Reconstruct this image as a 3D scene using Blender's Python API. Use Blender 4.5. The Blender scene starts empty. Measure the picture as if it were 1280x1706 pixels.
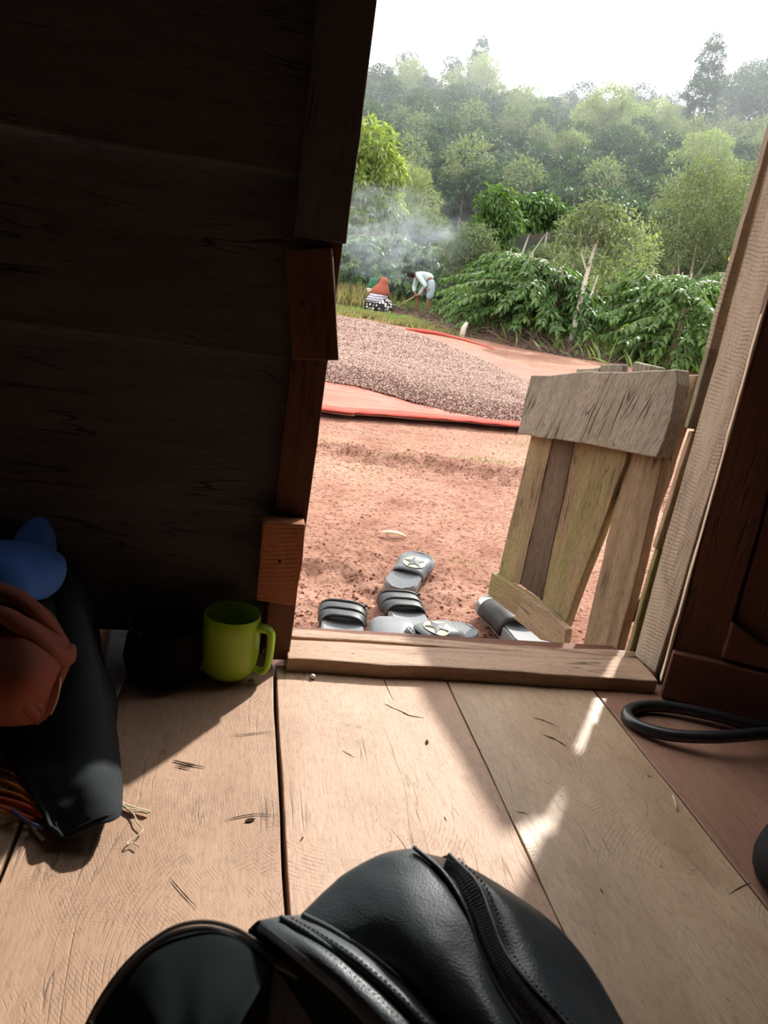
import bpy, bmesh, math, random
import numpy as np
from mathutils import Vector, Matrix, noise

# ------------------------------------------------------------------ camera
SC = bpy.context.scene
COL = SC.collection
FPX, CX, CY, CAM_H = 1281.0, 640.0, 853.0, 0.55
dn = Vector((-7.0 - CX, 5100.0 - CY, FPX)).normalized()          # nadir direction, camera frame (x right, y down, z forward)
pl = Vector((420 - CX, 430 - CY, FPX)); AY = (pl - pl.dot(dn) * dn).normalized()
AZ = -dn; AX = AY.cross(AZ)
def c2w(v): v = Vector(v); return Vector((v.dot(AX), v.dot(AY), v.dot(AZ)))
CAMP = Vector((0, 0, CAM_H))
cd = bpy.data.cameras.new('camera'); cam = bpy.data.objects.new('camera', cd); COL.objects.link(cam)
rt, dw, fw = c2w((1, 0, 0)), c2w((0, 1, 0)), c2w((0, 0, 1))
cam.matrix_world = Matrix(((rt.x, -dw.x, -fw.x, 0), (rt.y, -dw.y, -fw.y, 0), (rt.z, -dw.z, -fw.z, CAM_H), (0, 0, 0, 1)))
cd.sensor_fit = 'VERTICAL'; cd.sensor_height = 36; cd.sensor_width = 27; cd.lens = FPX / 1706 * 36
cd.clip_start = .02; cd.clip_end = 600
cd.dof.use_dof = True; cd.dof.focus_distance = 2.2; cd.dof.aperture_fstop = 22
SC.camera = cam
def ray(x, y): return c2w(Vector((x - CX, y - CY, FPX)).normalized())
def gz(x, y, z=0.0): r = ray(x, y); return CAMP + r * ((z - CAM_H) / r.z)      # point of a photo pixel on a level plane
def gy(x, y, Y): r = ray(x, y); return CAMP + r * (Y / r.y)
def gx(x, y, X): r = ray(x, y); return CAMP + r * (X / r.x)
def gp(x, y, P, n): r = ray(x, y); return CAMP + r * ((P - CAMP).dot(n) / r.dot(n))
def pd(x, y, d): r = ray(x, y); return CAMP + r * (d / r.dot(fw))

# ------------------------------------------------------------------ light
SKY_STRENGTH, SUN_STRENGTH = 2.7, 6.2
w = bpy.data.worlds.new('sky'); SC.world = w; w.use_nodes = True
nt = w.node_tree; nt.nodes.clear()
def N(nt, t, **k):
    n = nt.nodes.new(t)
    for a, b in k.items():
        if a.startswith('i_'): n.inputs[a[2:].replace('_', ' ')].default_value = b
        else: setattr(n, a, b)
    return n
tc = N(nt, 'ShaderNodeTexCoord'); mp = N(nt, 'ShaderNodeMapping'); mp.inputs['Scale'].default_value = (1, 1, 2.6)
nz = N(nt, 'ShaderNodeTexNoise'); nz.inputs['Scale'].default_value = 2.3; nz.inputs['Detail'].default_value = 6; nz.inputs['Roughness'].default_value = .55
cr = N(nt, 'ShaderNodeValToRGB'); e = cr.color_ramp.elements
e[0].position = .38; e[0].color = (.285, .315, .345, 1); e[1].position = .46; e[1].color = (1, 1, 1, 1)
bg = N(nt, 'ShaderNodeBackground'); bg.inputs['Strength'].default_value = SKY_STRENGTH
wo = N(nt, 'ShaderNodeOutputWorld')
L = nt.links.new
L(tc.outputs['Generated'], mp.inputs['Vector']); L(mp.outputs['Vector'], nz.inputs['Vector']); L(nz.outputs['Fac'], cr.inputs['Fac'])
L(cr.outputs['Color'], bg.inputs['Color']); L(bg.outputs['Background'], wo.inputs['Surface'])
EL = math.radians(36.5); AZI = math.atan2(.586, .81)
sdir = Vector((math.sin(AZI) * math.cos(EL), math.cos(AZI) * math.cos(EL), math.sin(EL)))
sl = bpy.data.lights.new('sun', 'SUN'); so = bpy.data.objects.new('sun', sl); COL.objects.link(so)
sl.energy = SUN_STRENGTH; sl.angle = math.radians(1.6); sl.color = (1, .95, .88)
so.rotation_euler = sdir.to_track_quat('Z', 'Y').to_euler()
SC.view_settings.view_transform = 'Standard'; SC.view_settings.look = 'None'
SC.view_settings.exposure = 0.3; SC.view_settings.gamma = 1; SC.view_settings.use_curve_mapping = False
SC.cycles.use_denoising = True
SC.cycles.max_bounces = 8; SC.cycles.diffuse_bounces = 4; SC.cycles.transparent_max_bounces = 8
SC.cycles.volume_bounces = 0; SC.cycles.volume_step_rate = 4; SC.cycles.volume_max_steps = 48
SC.cycles.sample_clamp_indirect = 6

# ------------------------------------------------------------------ helpers
def tag(o, label=None, cat=None, group=None, kind=None):
    if label: o['label'] = label
    if cat: o['category'] = cat
    if group: o['group'] = group
    if kind: o['kind'] = kind
    return o
def empty(name, loc=(0, 0, 0), rz=0, **k):
    o = bpy.data.objects.new(name, None); COL.objects.link(o); o.location = loc; o.rotation_euler = (0, 0, rz); o.empty_display_size = .05
    return tag(o, **k)
def link(name, me, m=None, parent=None, **k):
    if m is not None and not me.materials: me.materials.append(m)
    o = bpy.data.objects.new(name, me); COL.objects.link(o)
    if parent is not None: o.parent = parent
    return tag(o, **k)
def mesh(verts, faces, smooth=False):
    me = bpy.data.meshes.new('m'); me.from_pydata([tuple(v) for v in verts], [], faces); me.update()
    if smooth: me.shade_smooth()
    return me
def np_mesh(V, Fc, n):                                            # faces all n-gons, fast
    me = bpy.data.meshes.new('m'); V = np.asarray(V, np.float32); Fc = np.asarray(Fc, np.int32)
    me.vertices.add(len(V)); me.vertices.foreach_set('co', V.ravel())
    me.loops.add(Fc.size); me.loops.foreach_set('vertex_index', Fc.ravel())
    me.polygons.add(len(Fc)); me.polygons.foreach_set('loop_start', np.arange(len(Fc), dtype=np.int32) * n)
    me.polygons.foreach_set('loop_total', np.full(len(Fc), n, np.int32)); me.update(); me.validate()
    return me
def mod(o, t, **k):
    m = o.modifiers.new(t.lower(), t)
    for a, b in k.items(): setattr(m, a, b)
    return m
def merge(parts):
    V, Fc = [], []
    for v, f in parts:
        b = len(V); V += [Vector(p) for p in v]; Fc += [tuple(i + b for i in q) for q in f]
    return V, Fc
def tube(pts, r, seg=10, cap=True, flat=1.0, up=None):            # swept tube, r number or list
    pts = [Vector(p) for p in pts]; V = []; Fc = []
    n = len(pts); rr = r if hasattr(r, '__len__') else [r] * n
    t0 = (pts[1] - pts[0]).normalized(); a = Vector(up) if up else (Vector((0, 0, 1)) if abs(t0.z) < .9 else Vector((1, 0, 0)))
    for i in range(n):
        t = (pts[min(i + 1, n - 1)] - pts[max(i - 1, 0)]).normalized()
        s = t.cross(a).normalized(); u = s.cross(t)
        if not up: a = u
        for k in range(seg):
            th = 2 * math.pi * k / seg
            V.append(pts[i] + s * (math.cos(th) * rr[i]) + u * (math.sin(th) * rr[i] * flat))
    for i in range(n - 1):
        for k in range(seg):
            Fc.append((i * seg + k, i * seg + (k + 1) % seg, (i + 1) * seg + (k + 1) % seg, (i + 1) * seg + k))
    if cap: Fc.append(tuple(range(seg))[::-1]); Fc.append(tuple((n - 1) * seg + k for k in range(seg)))
    return V, Fc
def smoothpts(pts, n):                                            # Catmull-Rom resample
    pts = [Vector(p) for p in pts]; P = [2 * pts[0] - pts[1]] + pts + [2 * pts[-1] - pts[-2]]; out = []
    m = len(pts) - 1
    for i in range(n):
        f = i / (n - 1) * m; k = min(int(f), m - 1); t = f - k; a, b, c, d = P[k:k + 4]
        out.append(.5 * ((2 * b) + (c - a) * t + (2 * a - 5 * b + 4 * c - d) * t * t + (3 * b - a - 3 * c + d) * t ** 3))
    return out
def lathe(prof, seg=48, c=(0, 0, 0)):
    V, Fc = [], []; c = Vector(c)
    for r, z in prof:
        for k in range(seg): a = 2 * math.pi * k / seg; V.append(c + Vector((r * math.cos(a), r * math.sin(a), z)))
    for i in range(len(prof) - 1):
        for k in range(seg): Fc.append((i * seg + k, i * seg + (k + 1) % seg, (i + 1) * seg + (k + 1) % seg, (i + 1) * seg + k))
    return V, Fc
def rings(rs, seg=20, caps=True):                                 # list of (centre, rx, ry) horizontal ellipses lofted
    V, Fc = [], []
    for c, rx, ry in rs:
        for k in range(seg): a = 2 * math.pi * k / seg; V.append(Vector(c) + Vector((rx * math.cos(a), ry * math.sin(a), 0)))
    for i in range(len(rs) - 1):
        for k in range(seg): Fc.append((i * seg + k, i * seg + (k + 1) % seg, (i + 1) * seg + (k + 1) % seg, (i + 1) * seg + k))
    if caps: Fc.append(tuple(range(seg))[::-1]); Fc.append(tuple((len(rs) - 1) * seg + k for k in range(seg)))
    return V, Fc
RND = random.Random(7)
def prism(name, poly, ext, m, parent=None, grain=None, jit=.0012, step=.03, bevel=.0022, **k):
    """a sawn board: outline (world points on a plane) pushed by the vector ext; rough edges; grain coordinates stored"""
    poly = [Vector(p) for p in poly]; ext = Vector(ext); out = []
    seed = RND.uniform(0, 100)
    nrm = ext.normalized()
    for i, a in enumerate(poly):
        b = poly[(i + 1) % len(poly)]; n = max(1, int((b - a).length / step)); e = (b - a).normalized(); s = e.cross(nrm)
        for j in range(n):
            p = a.lerp(b, j / n); q = p * 9 + Vector((seed, 0, 0)); q2 = p * 45 + Vector((0, seed, 0))
            out.append(p + s * (jit * (2.2 * noise.noise(q) + .9 * noise.noise(q2)) if j else 0) + nrm * (jit * .8 * noise.noise(q + Vector((5, 5, 5)))))
    n = len(out); V = out + [p + ext for p in out]
    Fc = [tuple(range(n)), tuple(range(2 * n - 1, n - 1, -1))] + [((i + 1) % n, i, i + n, (i + 1) % n + n) for i in range(n)]
    me = mesh(V, Fc)
    bm = bmesh.new(); bm.from_mesh(me); bmesh.ops.recalc_face_normals(bm, faces=bm.faces); bm.to_mesh(me); bm.free()
    g = Vector(grain).normalized() if grain else (poly[1] - poly[0]).normalized()
    h = g.cross(nrm).normalized(); f = g.cross(h)
    at = me.attributes.new('gc', 'FLOAT_VECTOR', 'POINT'); off = Vector((RND.uniform(-20, 20), RND.uniform(-20, 20), RND.uniform(-20, 20)))
    for i, v in enumerate(V): at.data[i].vector = (v.dot(g) + off.x, v.dot(h) + off.y, v.dot(f) + off.z)
    o = link(name, me, m, parent, **k)
    if bevel: mod(o, 'BEVEL', width=bevel, segments=2, limit_method='ANGLE', angle_limit=math.radians(50))
    return o
def copy_tree(o, parent=None):
    c = o.copy(); COL.objects.link(c); c.parent = parent
    for ch in list(o.children): copy_tree(ch, c)
    return c

# ------------------------------------------------------------------ materials
def newmat(name):
    m = bpy.data.materials.new(name); m.use_nodes = True; t = m.node_tree
    return m, t, t.nodes['Principled BSDF'], t.links.new
def math_(t, op, a, b=None, c=None, clamp=False):
    n = N(t, 'ShaderNodeMath', operation=op); n.use_clamp = clamp
    for i, v in enumerate((a, b, c)):
        if v is None: continue
        if isinstance(v, (int, float)): n.inputs[i].default_value = v
        else: t.links.new(v, n.inputs[i])
    return n.outputs[0]
def ramp(t, fac, *stops):
    r = N(t, 'ShaderNodeValToRGB'); el = r.color_ramp.elements
    while len(el) < len(stops): el.new(.5)
    for q, (p, c) in zip(el, stops):
        q.position = p; q.color = (c if hasattr(c, '__len__') else (c, c, c)) if hasattr(c, '__len__') and len(c) == 4 else ((*c, 1) if hasattr(c, '__len__') else (c, c, c, 1))
    t.links.new(fac, r.inputs['Fac']); return r.outputs['Color']
def mix(t, fac, a, b, mode='MIX'):
    n = N(t, 'ShaderNodeMix', data_type='RGBA', blend_type=mode)
    for s, v in ((n.inputs['Factor'], fac), (n.inputs[6], a), (n.inputs[7], b)):
        if isinstance(v, (int, float)): s.default_value = v
        elif isinstance(v, tuple): s.default_value = (*v, 1)[:4]
        else: t.links.new(v, s)
    return n.outputs[2]
def noise_(t, vec, scale, detail=4, rough=.55, sc=None, dist=0):
    if sc is not None:
        mp = N(t, 'ShaderNodeMapping'); mp.inputs['Scale'].default_value = sc; t.links.new(vec, mp.inputs['Vector']); vec = mp.outputs['Vector']
    n = N(t, 'ShaderNodeTexNoise'); n.inputs['Scale'].default_value = scale; n.inputs['Detail'].default_value = detail
    n.inputs['Roughness'].default_value = rough; n.inputs['Distortion'].default_value = dist; t.links.new(vec, n.inputs['Vector']); return n.outputs['Fac']
def bump(t, h, strength, dist=.002):
    b = N(t, 'ShaderNodeBump'); b.inputs['Strength'].default_value = strength; b.inputs['Distance'].default_value = dist
    t.links.new(h, b.inputs['Height']); return b.outputs['Normal']
def wood(name, c1, c2, crack=.5, rough=.7, moss=0, arcs=0, arcscale=5.0, stretch=16, streak=.5, spots=.4, mottle=None, bumpk=.5, spec=.3, crackw=.018, fine=.42, saw=0):
    """sawn timber in its own grain coordinates: streaks along x, checks, saw arcs, moss"""
    m, t, p, l = newmat(name)
    a = N(t, 'ShaderNodeAttribute', attribute_name='gc').outputs['Vector']
    s1 = noise_(t, a, 1, 6, .6, (2.5, 2.5 * stretch, 2.5 * stretch), .3)
    s2 = noise_(t, a, 1, 5, .6, (9, 9 * stretch, 9 * stretch))
    big = noise_(t, a, 5, 3, .5, (.7, 1.6, 1.6), .5)
    fac = math_(t, 'ADD', math_(t, 'MULTIPLY', s1, streak), math_(t, 'MULTIPLY', s2, streak * .45))
    fac = math_(t, 'ADD', fac, math_(t, 'MULTIPLY', big, 1 - streak * .7))
    fac = math_(t, 'SUBTRACT', math_(t, 'MULTIPLY', fac, 2.7), 1.05 + .36 * streak, clamp=True)
    col = mix(t, fac, c1, c2)
    if mottle:
        mm = ramp(t, noise_(t, a, 9, 5, .6, (.6, 1, 1), 1.2), (.42, 0.), (.68, 1.)); col = mix(t, math_(t, 'MULTIPLY', mm, .6), col, mottle)
    h = math_(t, 'MULTIPLY', s2, .5)
    if crack:
        ck = noise_(t, a, 1, 3, .5, (4, 3.2 * stretch, 3.2 * stretch), .6)
        ck = ramp(t, math_(t, 'ABSOLUTE', math_(t, 'SUBTRACT', ck, .5)), (.0, 1.), (crackw, 0.))
        msk = ramp(t, noise_(t, a, 7, 2, .5), (.5, 0.), (.62, 1.)); ck = math_(t, 'MULTIPLY', math_(t, 'MULTIPLY', ck, msk), crack)
        col = mix(t, ck, col, tuple(q * .16 for q in c1)); h = math_(t, 'SUBTRACT', h, math_(t, 'MULTIPLY', ck, 1.2))
    if spots:
        sp = ramp(t, noise_(t, a, 1, 2, .5, (90, 150, 150)), (.71, 0.), (.76, 1.)); sp = math_(t, 'MULTIPLY', sp, spots)
        col = mix(t, sp, col, tuple(q * .2 for q in c1))
    if arcs:
        dd = noise_(t, a, 6, 3, .5)
        tot = None
        for k, (sc, off) in enumerate(((arcscale * .38, 0), (arcscale * .62, 7.3), (arcscale * .5, 3.1))):
            mp = N(t, 'ShaderNodeMapping'); mp.inputs['Location'].default_value = (off, off * 1.7, 0); t.links.new(a, mp.inputs['Vector'])
            vo = N(t, 'ShaderNodeTexVoronoi', voronoi_dimensions='2D'); vo.inputs['Scale'].default_value = sc; l(mp.outputs['Vector'], vo.inputs['Vector'])
            ds = math_(t, 'MULTIPLY', vo.outputs['Distance'], 1 / sc)
            ds = math_(t, 'ADD', ds, math_(t, 'MULTIPLY', dd, .006))
            wv = math_(t, 'SINE', math_(t, 'MULTIPLY', ds, 1250 + 370 * k))
            ln = ramp(t, wv, (.70, 0.), (1., 1.))
            mk = ramp(t, noise_(t, mp.outputs['Vector'], 11, 4, .6), (.50, 0.), (.60, 1.)); mk2 = ramp(t, noise_(t, mp.outputs['Vector'], 95, 3, .6), (.40, 0.), (.60, 1.))
            far = ramp(t, ds, (.06, 0.), (.11, 1.))
            z = math_(t, 'MULTIPLY', math_(t, 'MULTIPLY', math_(t, 'MULTIPLY', ln, mk), mk2), far)
            tot = z if tot is None else math_(t, 'MAXIMUM', tot, z)
        col = mix(t, math_(t, 'MULTIPLY', tot, arcs), col, tuple(q * .45 for q in c1)); h = math_(t, 'SUBTRACT', h, math_(t, 'MULTIPLY', tot, .6))
    if saw:
        ph = math_(t, 'ADD', N(t, 'ShaderNodeSeparateXYZ').outputs['X'], math_(t, 'MULTIPLY', noise_(t, a, 1, 2, .5, (3, 14, 14)), .034)); l(a, ph.node.inputs[0].links[0].from_node.inputs[0])
        sw = math_(t, 'MULTIPLY', ramp(t, math_(t, 'SINE', math_(t, 'MULTIPLY', ph, 1000)), (.2, 0.), (1., 1.)), ramp(t, noise_(t, a, 1, 4, .6, (14, 30, 30)), (.40, 0.), (.62, 1.)))
        col = mix(t, math_(t, 'MULTIPLY', sw, saw), col, tuple(q * .42 for q in c1)); h = math_(t, 'SUBTRACT', h, math_(t, 'MULTIPLY', sw, .5))
    if moss:
        mo = ramp(t, noise_(t, a, 5, 4, .6, (.55, 1.5, 1.5), .4), (.48, 0.), (.68, 1.)); col = mix(t, math_(t, 'MULTIPLY', mo, moss), col, (.22, .235, .06))
    fn = noise_(t, a, 1, 5, .75, (60, 260, 260)); col = mix(t, math_(t, 'MULTIPLY', ramp(t, fn, (.30, 1.), (.52, 0.)), fine), col, tuple(q * .45 for q in c1)); h = math_(t, 'ADD', h, math_(t, 'MULTIPLY', fn, .6))
    col = mix(t, math_(t, 'MULTIPLY', ramp(t, noise_(t, a, 1, 4, .7, (22, 30, 30), 2.5), (.60, 0.), (.74, 1.)), .3), col, tuple(q * .5 for q in c1))
    l(col, p.inputs['Base Color']); p.inputs['Roughness'].default_value = rough; p.inputs['Specular IOR Level'].default_value = spec
    l(bump(t, h, bumpk, .003), p.inputs['Normal'])
    return m
def plain(name, c, rough=.6, spec=.3, nscale=0, namp=.25, bumpk=0, bscale=80, **k):
    m, t, p, l = newmat(name)
    oc = N(t, 'ShaderNodeTexCoord').outputs['Object']
    if nscale:
        f = noise_(t, oc, nscale, 4, .6); l(mix(t, f, tuple(q * (1 - namp) for q in c), tuple(min(1, q * (1 + namp)) for q in c)), p.inputs['Base Color'])
    else: p.inputs['Base Color'].default_value = (*c, 1)
    if bumpk: l(bump(t, noise_(t, oc, bscale, 3, .6), bumpk, .001), p.inputs['Normal'])
    p.inputs['Roughness'].default_value = rough; p.inputs['Specular IOR Level'].default_value = spec
    for a, b in k.items(): p.inputs[a.replace('_', ' ')].default_value = b
    return m
def leafmat(name, c1, c2, rough=.42, trans=.35, tint=(1.2, 1.35, .6), spec=.5):
    m, t, p, l = newmat(name)
    oi = N(t, 'ShaderNodeObjectInfo').outputs['Random']; at = N(t, 'ShaderNodeAttribute', attribute_name='v').outputs['Fac']
    f = math_(t, 'ADD', math_(t, 'MULTIPLY', at, .75), math_(t, 'MULTIPLY', oi, .25))
    col = mix(t, f, c1, c2)
    l(col, p.inputs['Base Color']); p.inputs['Roughness'].default_value = rough; p.inputs['Specular IOR Level'].default_value = spec
    tr = N(t, 'ShaderNodeBsdfTranslucent'); l(mix(t, 1.0, col, tint, 'MULTIPLY'), tr.inputs['Color'])
    ms = N(t, 'ShaderNodeMixShader'); ms.inputs[0].default_value = trans
    l(p.outputs[0], ms.inputs[1]); l(tr.outputs[0], ms.inputs[2]); l(ms.outputs[0], t.nodes['Material Output'].inputs['Surface'])
    return m

M = {}
M['floor_pale'] = wood('floor_pale', (.40, .24, .155), (.56, .37, .26), crack=.6, arcs=.6, stretch=11, streak=.3, spots=.5, rough=.55, mottle=(.47, .30, .20), bumpk=.35)
M['floor_arcs'] = wood('floor_arcs', (.37, .225, .14), (.50, .32, .215), crack=.6, arcs=.75, arcscale=4, stretch=9, streak=.25, spots=.4, rough=.6, mottle=(.40, .25, .16), bumpk=.4)
M['floor_tan'] = wood('floor_tan', (.40, .265, .16), (.58, .41, .265), crack=.3, crackw=.008, arcs=.45, stretch=9, streak=.2, spots=.5, rough=.42, mottle=(.36, .22, .12), bumpk=.3, spec=.45)
M['floor_red'] = wood('floor_red', (.25, .125, .08), (.36, .20, .135), crack=.4, stretch=9, streak=.4, spots=.5, rough=.45, mottle=(.26, .11, .07), bumpk=.3, spec=.4)
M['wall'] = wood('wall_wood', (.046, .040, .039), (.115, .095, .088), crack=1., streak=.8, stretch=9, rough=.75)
M['jamb'] = wood('jamb_wood', (.075, .028, .016), (.17, .066, .036), crack=.6, stretch=12, rough=.7)
M['block'] = wood('block_wood', (.22, .07, .026), (.36, .13, .05), crack=.9, saw=.4, stretch=5, rough=.65)
M['sill'] = wood('sill_wood', (.22, .12, .07), (.44, .285, .19), crack=1., stretch=14, streak=.9, spots=.9, bumpk=.9, rough=.6)
M['post'] = wood('post_wood', (.29, .22, .15), (.52, .42, .31), crack=.35, saw=.2, stretch=10, rough=.7, spots=.3, bumpk=.8)
M['gate_grey'] = wood('gate_grey', (.14, .115, .088), (.40, .345, .27), crack=1., stretch=11, moss=.30, rough=.8, streak=.8, spots=.6, mottle=(.20, .18, .11), bumpk=1., crackw=.04, fine=.7)
M['gate_moss'] = wood('gate_moss', (.13, .085, .045), (.34, .245, .13), fine=.65, crackw=.025, crack=.9, stretch=14, streak=.7, moss=.55, rough=.8, spots=.5, bumpk=.7)
M['gate_dark'] = wood('gate_dark', (.075, .048, .030), (.17, .115, .075), fine=.7, crack=.8, stretch=16, rough=.8, spots=.8, bumpk=.8)
M['gate_tan'] = wood('gate_tan', (.17, .11, .06), (.40, .29, .175), fine=.6, crackw=.025, crack=.9, stretch=12, streak=.7, moss=.3, rough=.75)
M['leaf_door'] = wood('door_wood', (.085, .032, .018), (.17, .065, .036), crack=.5, stretch=11, rough=.65)
M['sunlit_edge_splinter'] = wood('sunlit_edge_splinter', (.55, .42, .30), (.75, .60, .45), crack=.2, stretch=10)  # pale wood of the splinter; on the door edge it paints sunlight

# ------------------------------------------------------------------ the hut
XJ, XR, Y0 = .105, .69, 1.0
R0, R1, RB, ZC = -1.35, 1.55, -1.9, 2.15
floor = empty('floor', kind='structure')
edges = [(-1.35, -.92, 'floor_tan', .004), (-.92, -.66, 'floor_arcs', .003), (-.66, -.42, 'floor_red', .004), (-.42, -.172, 'floor_tan', .004), (-.168, .081, 'floor_arcs', .004),
         (.087, .3435, 'floor_pale', .0), (.3455, .5705, 'floor_tan', 0), (.5735, .82, 'floor_red', .001), (.824, 1.08, 'floor_tan', 0), (1.084, 1.33, 'floor_pale', 0), (1.333, 1.55, 'floor_red', 0)]
for a, b, mt, dz in edges:
    y1 = 1.0 if a > .05 and b < .9 else 1.04
    if mt == 'floor_tan' and abs(a - .3455) < .01: P = [(a, RB, 0), (b, RB, 0), (b + .0, y1, 0), (a - .006, y1, 0)]
    elif abs(a - .087) < .01: P = [(a, RB, 0), (b, RB, 0), (b - .006, y1, 0), (a - .001, y1, 0)]
    else: P = [(a, RB, 0), (b, RB, 0), (b, y1, 0), (a, y1, 0)]
    prism('plank', [Vector(p) - Vector((0, 0, dz * .3)) for p in P], (0, 0, -.03), M[mt], floor, grain=(0, 1, 0), jit=.0006, bevel=.0012, step=.04)
prism('joist', [(R0, -1.9, -.035), (R1, -1.9, -.035), (R1, 1.2, -.035), (R0, 1.2, -.035)], (0, 0, -.04), M['jamb'], floor, jit=0, bevel=0)

wf = empty('wall_front', kind='structure')
zz = [.092, .222, .436, .656, .88, 1.11, 1.34, 1.57, 1.80, 2.15]
for i in range(len(zz) - 1):                                      # clapboards, the foot of each stands proud of the one below
    a, b = zz[i], zz[i + 1] + .012
    for x0, x1 in ((R0, .075), (.74, R1)):
        P = [Vector((x0, 1.022, a + (.003 if x0 < 0 else 0))), Vector((x1, 1.022, a - .002)), Vector((x1, 1.046, b)), Vector((x0, 1.046, b))]
        prism('board', P, (0, .018, 0), M['wall'], wf, grain=(1, 0, 0), jit=.0015)
prism('ground_beam', [(R0, 1.045, -.02), (.07, 1.045, -.02), (.07, 1.045, .10), (R0, 1.045, .10)], (0, .05, 0), M['wall'], wf, grain=(1, 0, 0))
prism('ground_beam', [(.74, 1.045, -.02), (R1, 1.045, -.02), (R1, 1.045, .10), (.74, 1.045, .10)], (0, .05, 0), M['wall'], wf, grain=(1, 0, 0))
prism('lintel_board', [(.0, 1.03, 1.66), (.80, 1.03, 1.66), (.80, 1.03, 2.15), (.0, 1.03, 2.15)], (0, .04, 0), M['wall'], wf, grain=(1, 0, 0))
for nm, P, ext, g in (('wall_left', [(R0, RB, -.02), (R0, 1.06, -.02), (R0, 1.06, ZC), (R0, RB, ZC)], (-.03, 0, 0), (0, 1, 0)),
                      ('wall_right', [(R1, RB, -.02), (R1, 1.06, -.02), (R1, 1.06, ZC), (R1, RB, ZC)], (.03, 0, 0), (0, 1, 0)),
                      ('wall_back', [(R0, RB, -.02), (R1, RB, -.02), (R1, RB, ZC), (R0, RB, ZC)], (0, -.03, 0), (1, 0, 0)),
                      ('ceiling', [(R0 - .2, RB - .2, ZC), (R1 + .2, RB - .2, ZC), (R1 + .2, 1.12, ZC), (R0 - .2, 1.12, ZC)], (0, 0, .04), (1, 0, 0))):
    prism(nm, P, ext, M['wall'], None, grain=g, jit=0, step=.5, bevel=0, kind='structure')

# splits and gouges in the planks
V3_ = Vector
for pts, wd in (([(636, 1119), (643, 1140), (655, 1166)], .0009), ([(650, 1178), (668, 1185), (682, 1192), (706, 1196)], .0022), ([(640, 1172), (660, 1182)], .0012), ([(712, 1232), (710, 1242)], .0025), ([(888, 1196), (905, 1200), (928, 1210)], .0016), ([(905, 1224), (925, 1232), (945, 1244)], .0022),
                ([(985, 1148), (992, 1156)], .0016), ([(288, 1266), (310, 1272), (342, 1278)], .0020), ([(292, 1275), (318, 1281)], .0016), ([(375, 1366), (400, 1360), (428, 1356), (462, 1358)], .0010), ([(408, 1368), (426, 1364)], .0028), ([(283, 1462), (300, 1482), (328, 1512)], .0009),
                ([(505, 1142), (520, 1148)], .0010), ([(570, 1250), (590, 1262)], .0010), ([(1040, 1140 + 110), (1062, 1262)], .0010), ([(1075, 1290), (1088, 1296)], .0014), ([(860, 1352), (880, 1356)], .0012), ([(500, 1402), (506, 1394)], .0012), ([(1000, 1480), (1006, 1490)], .001), ([(740, 1360), (744, 1368)], .001), ([(385, 1225), (420, 1222), (456, 1218)], .0008), ([(1215, 1490), (1235, 1478), (1252, 1470)], .0009)):
    P_ = smoothpts([gz(x, y, .0002) for x, y in pts], 9); Vg = []
    for i, q_ in enumerate(P_):
        t_ = (P_[min(i + 1, 8)] - P_[max(i - 1, 0)]).normalized(); s_ = V3_((-t_.y, t_.x, 0)); w_ = wd * (.15 + math.sin(math.pi * (i + .3) / 8.6) * (.7 + .5 * noise.noise(q_ * 300))); Vg += [q_ + s_ * w_, q_ - s_ * w_ * .8]
    if 'gouge' not in M: M['gouge'] = plain('gouge', (.035, .018, .011), .9, .1)
    link('gouge', mesh(Vg, [(2 * i, 2 * i + 1, 2 * i + 3, 2 * i + 2) for i in range(8)]), M['gouge'], floor)

# left door post with its two nailed blocks
dj = empty('door_1', kind='structure')
prism('post', [gy(440, 1100, 1.0), gy(481, 1100, 1.0), (.1065, 1.0, .3), (.1085, 1.0, .9), (.112, 1.0, 1.7), (.052, 1.0, 1.7), (.056, 1.0, .9), (.060, 1.0, .3)], (0, .075, 0), M['jamb'], dj, grain=(0, 0, 1))
prism('upper_board', [(.046, .992, .585), (.1115, .992, .585), (.1135, .992, 1.7), (.05, .992, 1.7)], (0, .012, 0), M['wall'], dj, grain=(0, 0, 1))
q = [gy(475, 415, .985), gy(553, 412, .985), gy(565, 601, .985), gy(487, 600, .985)]
prism('block', q, (0, .016, 0), M['jamb'], dj, grain=q[2] - q[1])
q = [gy(438, 870, .97), gy(509, 874, .97), gy(504, 940, .97), gy(493, 1010, .97), gy(427, 1001, .97)]
prism('block', q, (0, .031, 0), M['block'], dj, grain=(0, 0, 1), label='orange-brown sawn end block')
def bar(name, a, b, r, m, parent, seg=8, **k):
    v, f = tube([a, Vector(a).lerp(Vector(b), .5), b], r, seg); return link(name, mesh(v, f, True), m, parent, **k)
M['nail'] = plain('nail', (.05, .035, .03), .5, Metallic=.6)
M['straw'] = plain('straw', (.72, .58, .40), .6, nscale=40)
for (x, y, Y) in ((466, 935, .9705), (505, 508, .985), (455, 1068, 1.0)):
    c = gy(x, y, Y); bar('nail', c + Vector((0, .004, 0)), c - Vector((0, .0015, 0)), .0024, M['nail'], dj)
bar('splinter', gy(553, 414, .984), gy(560, 500, .984), .0006, M['straw'], dj, 5)

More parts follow.
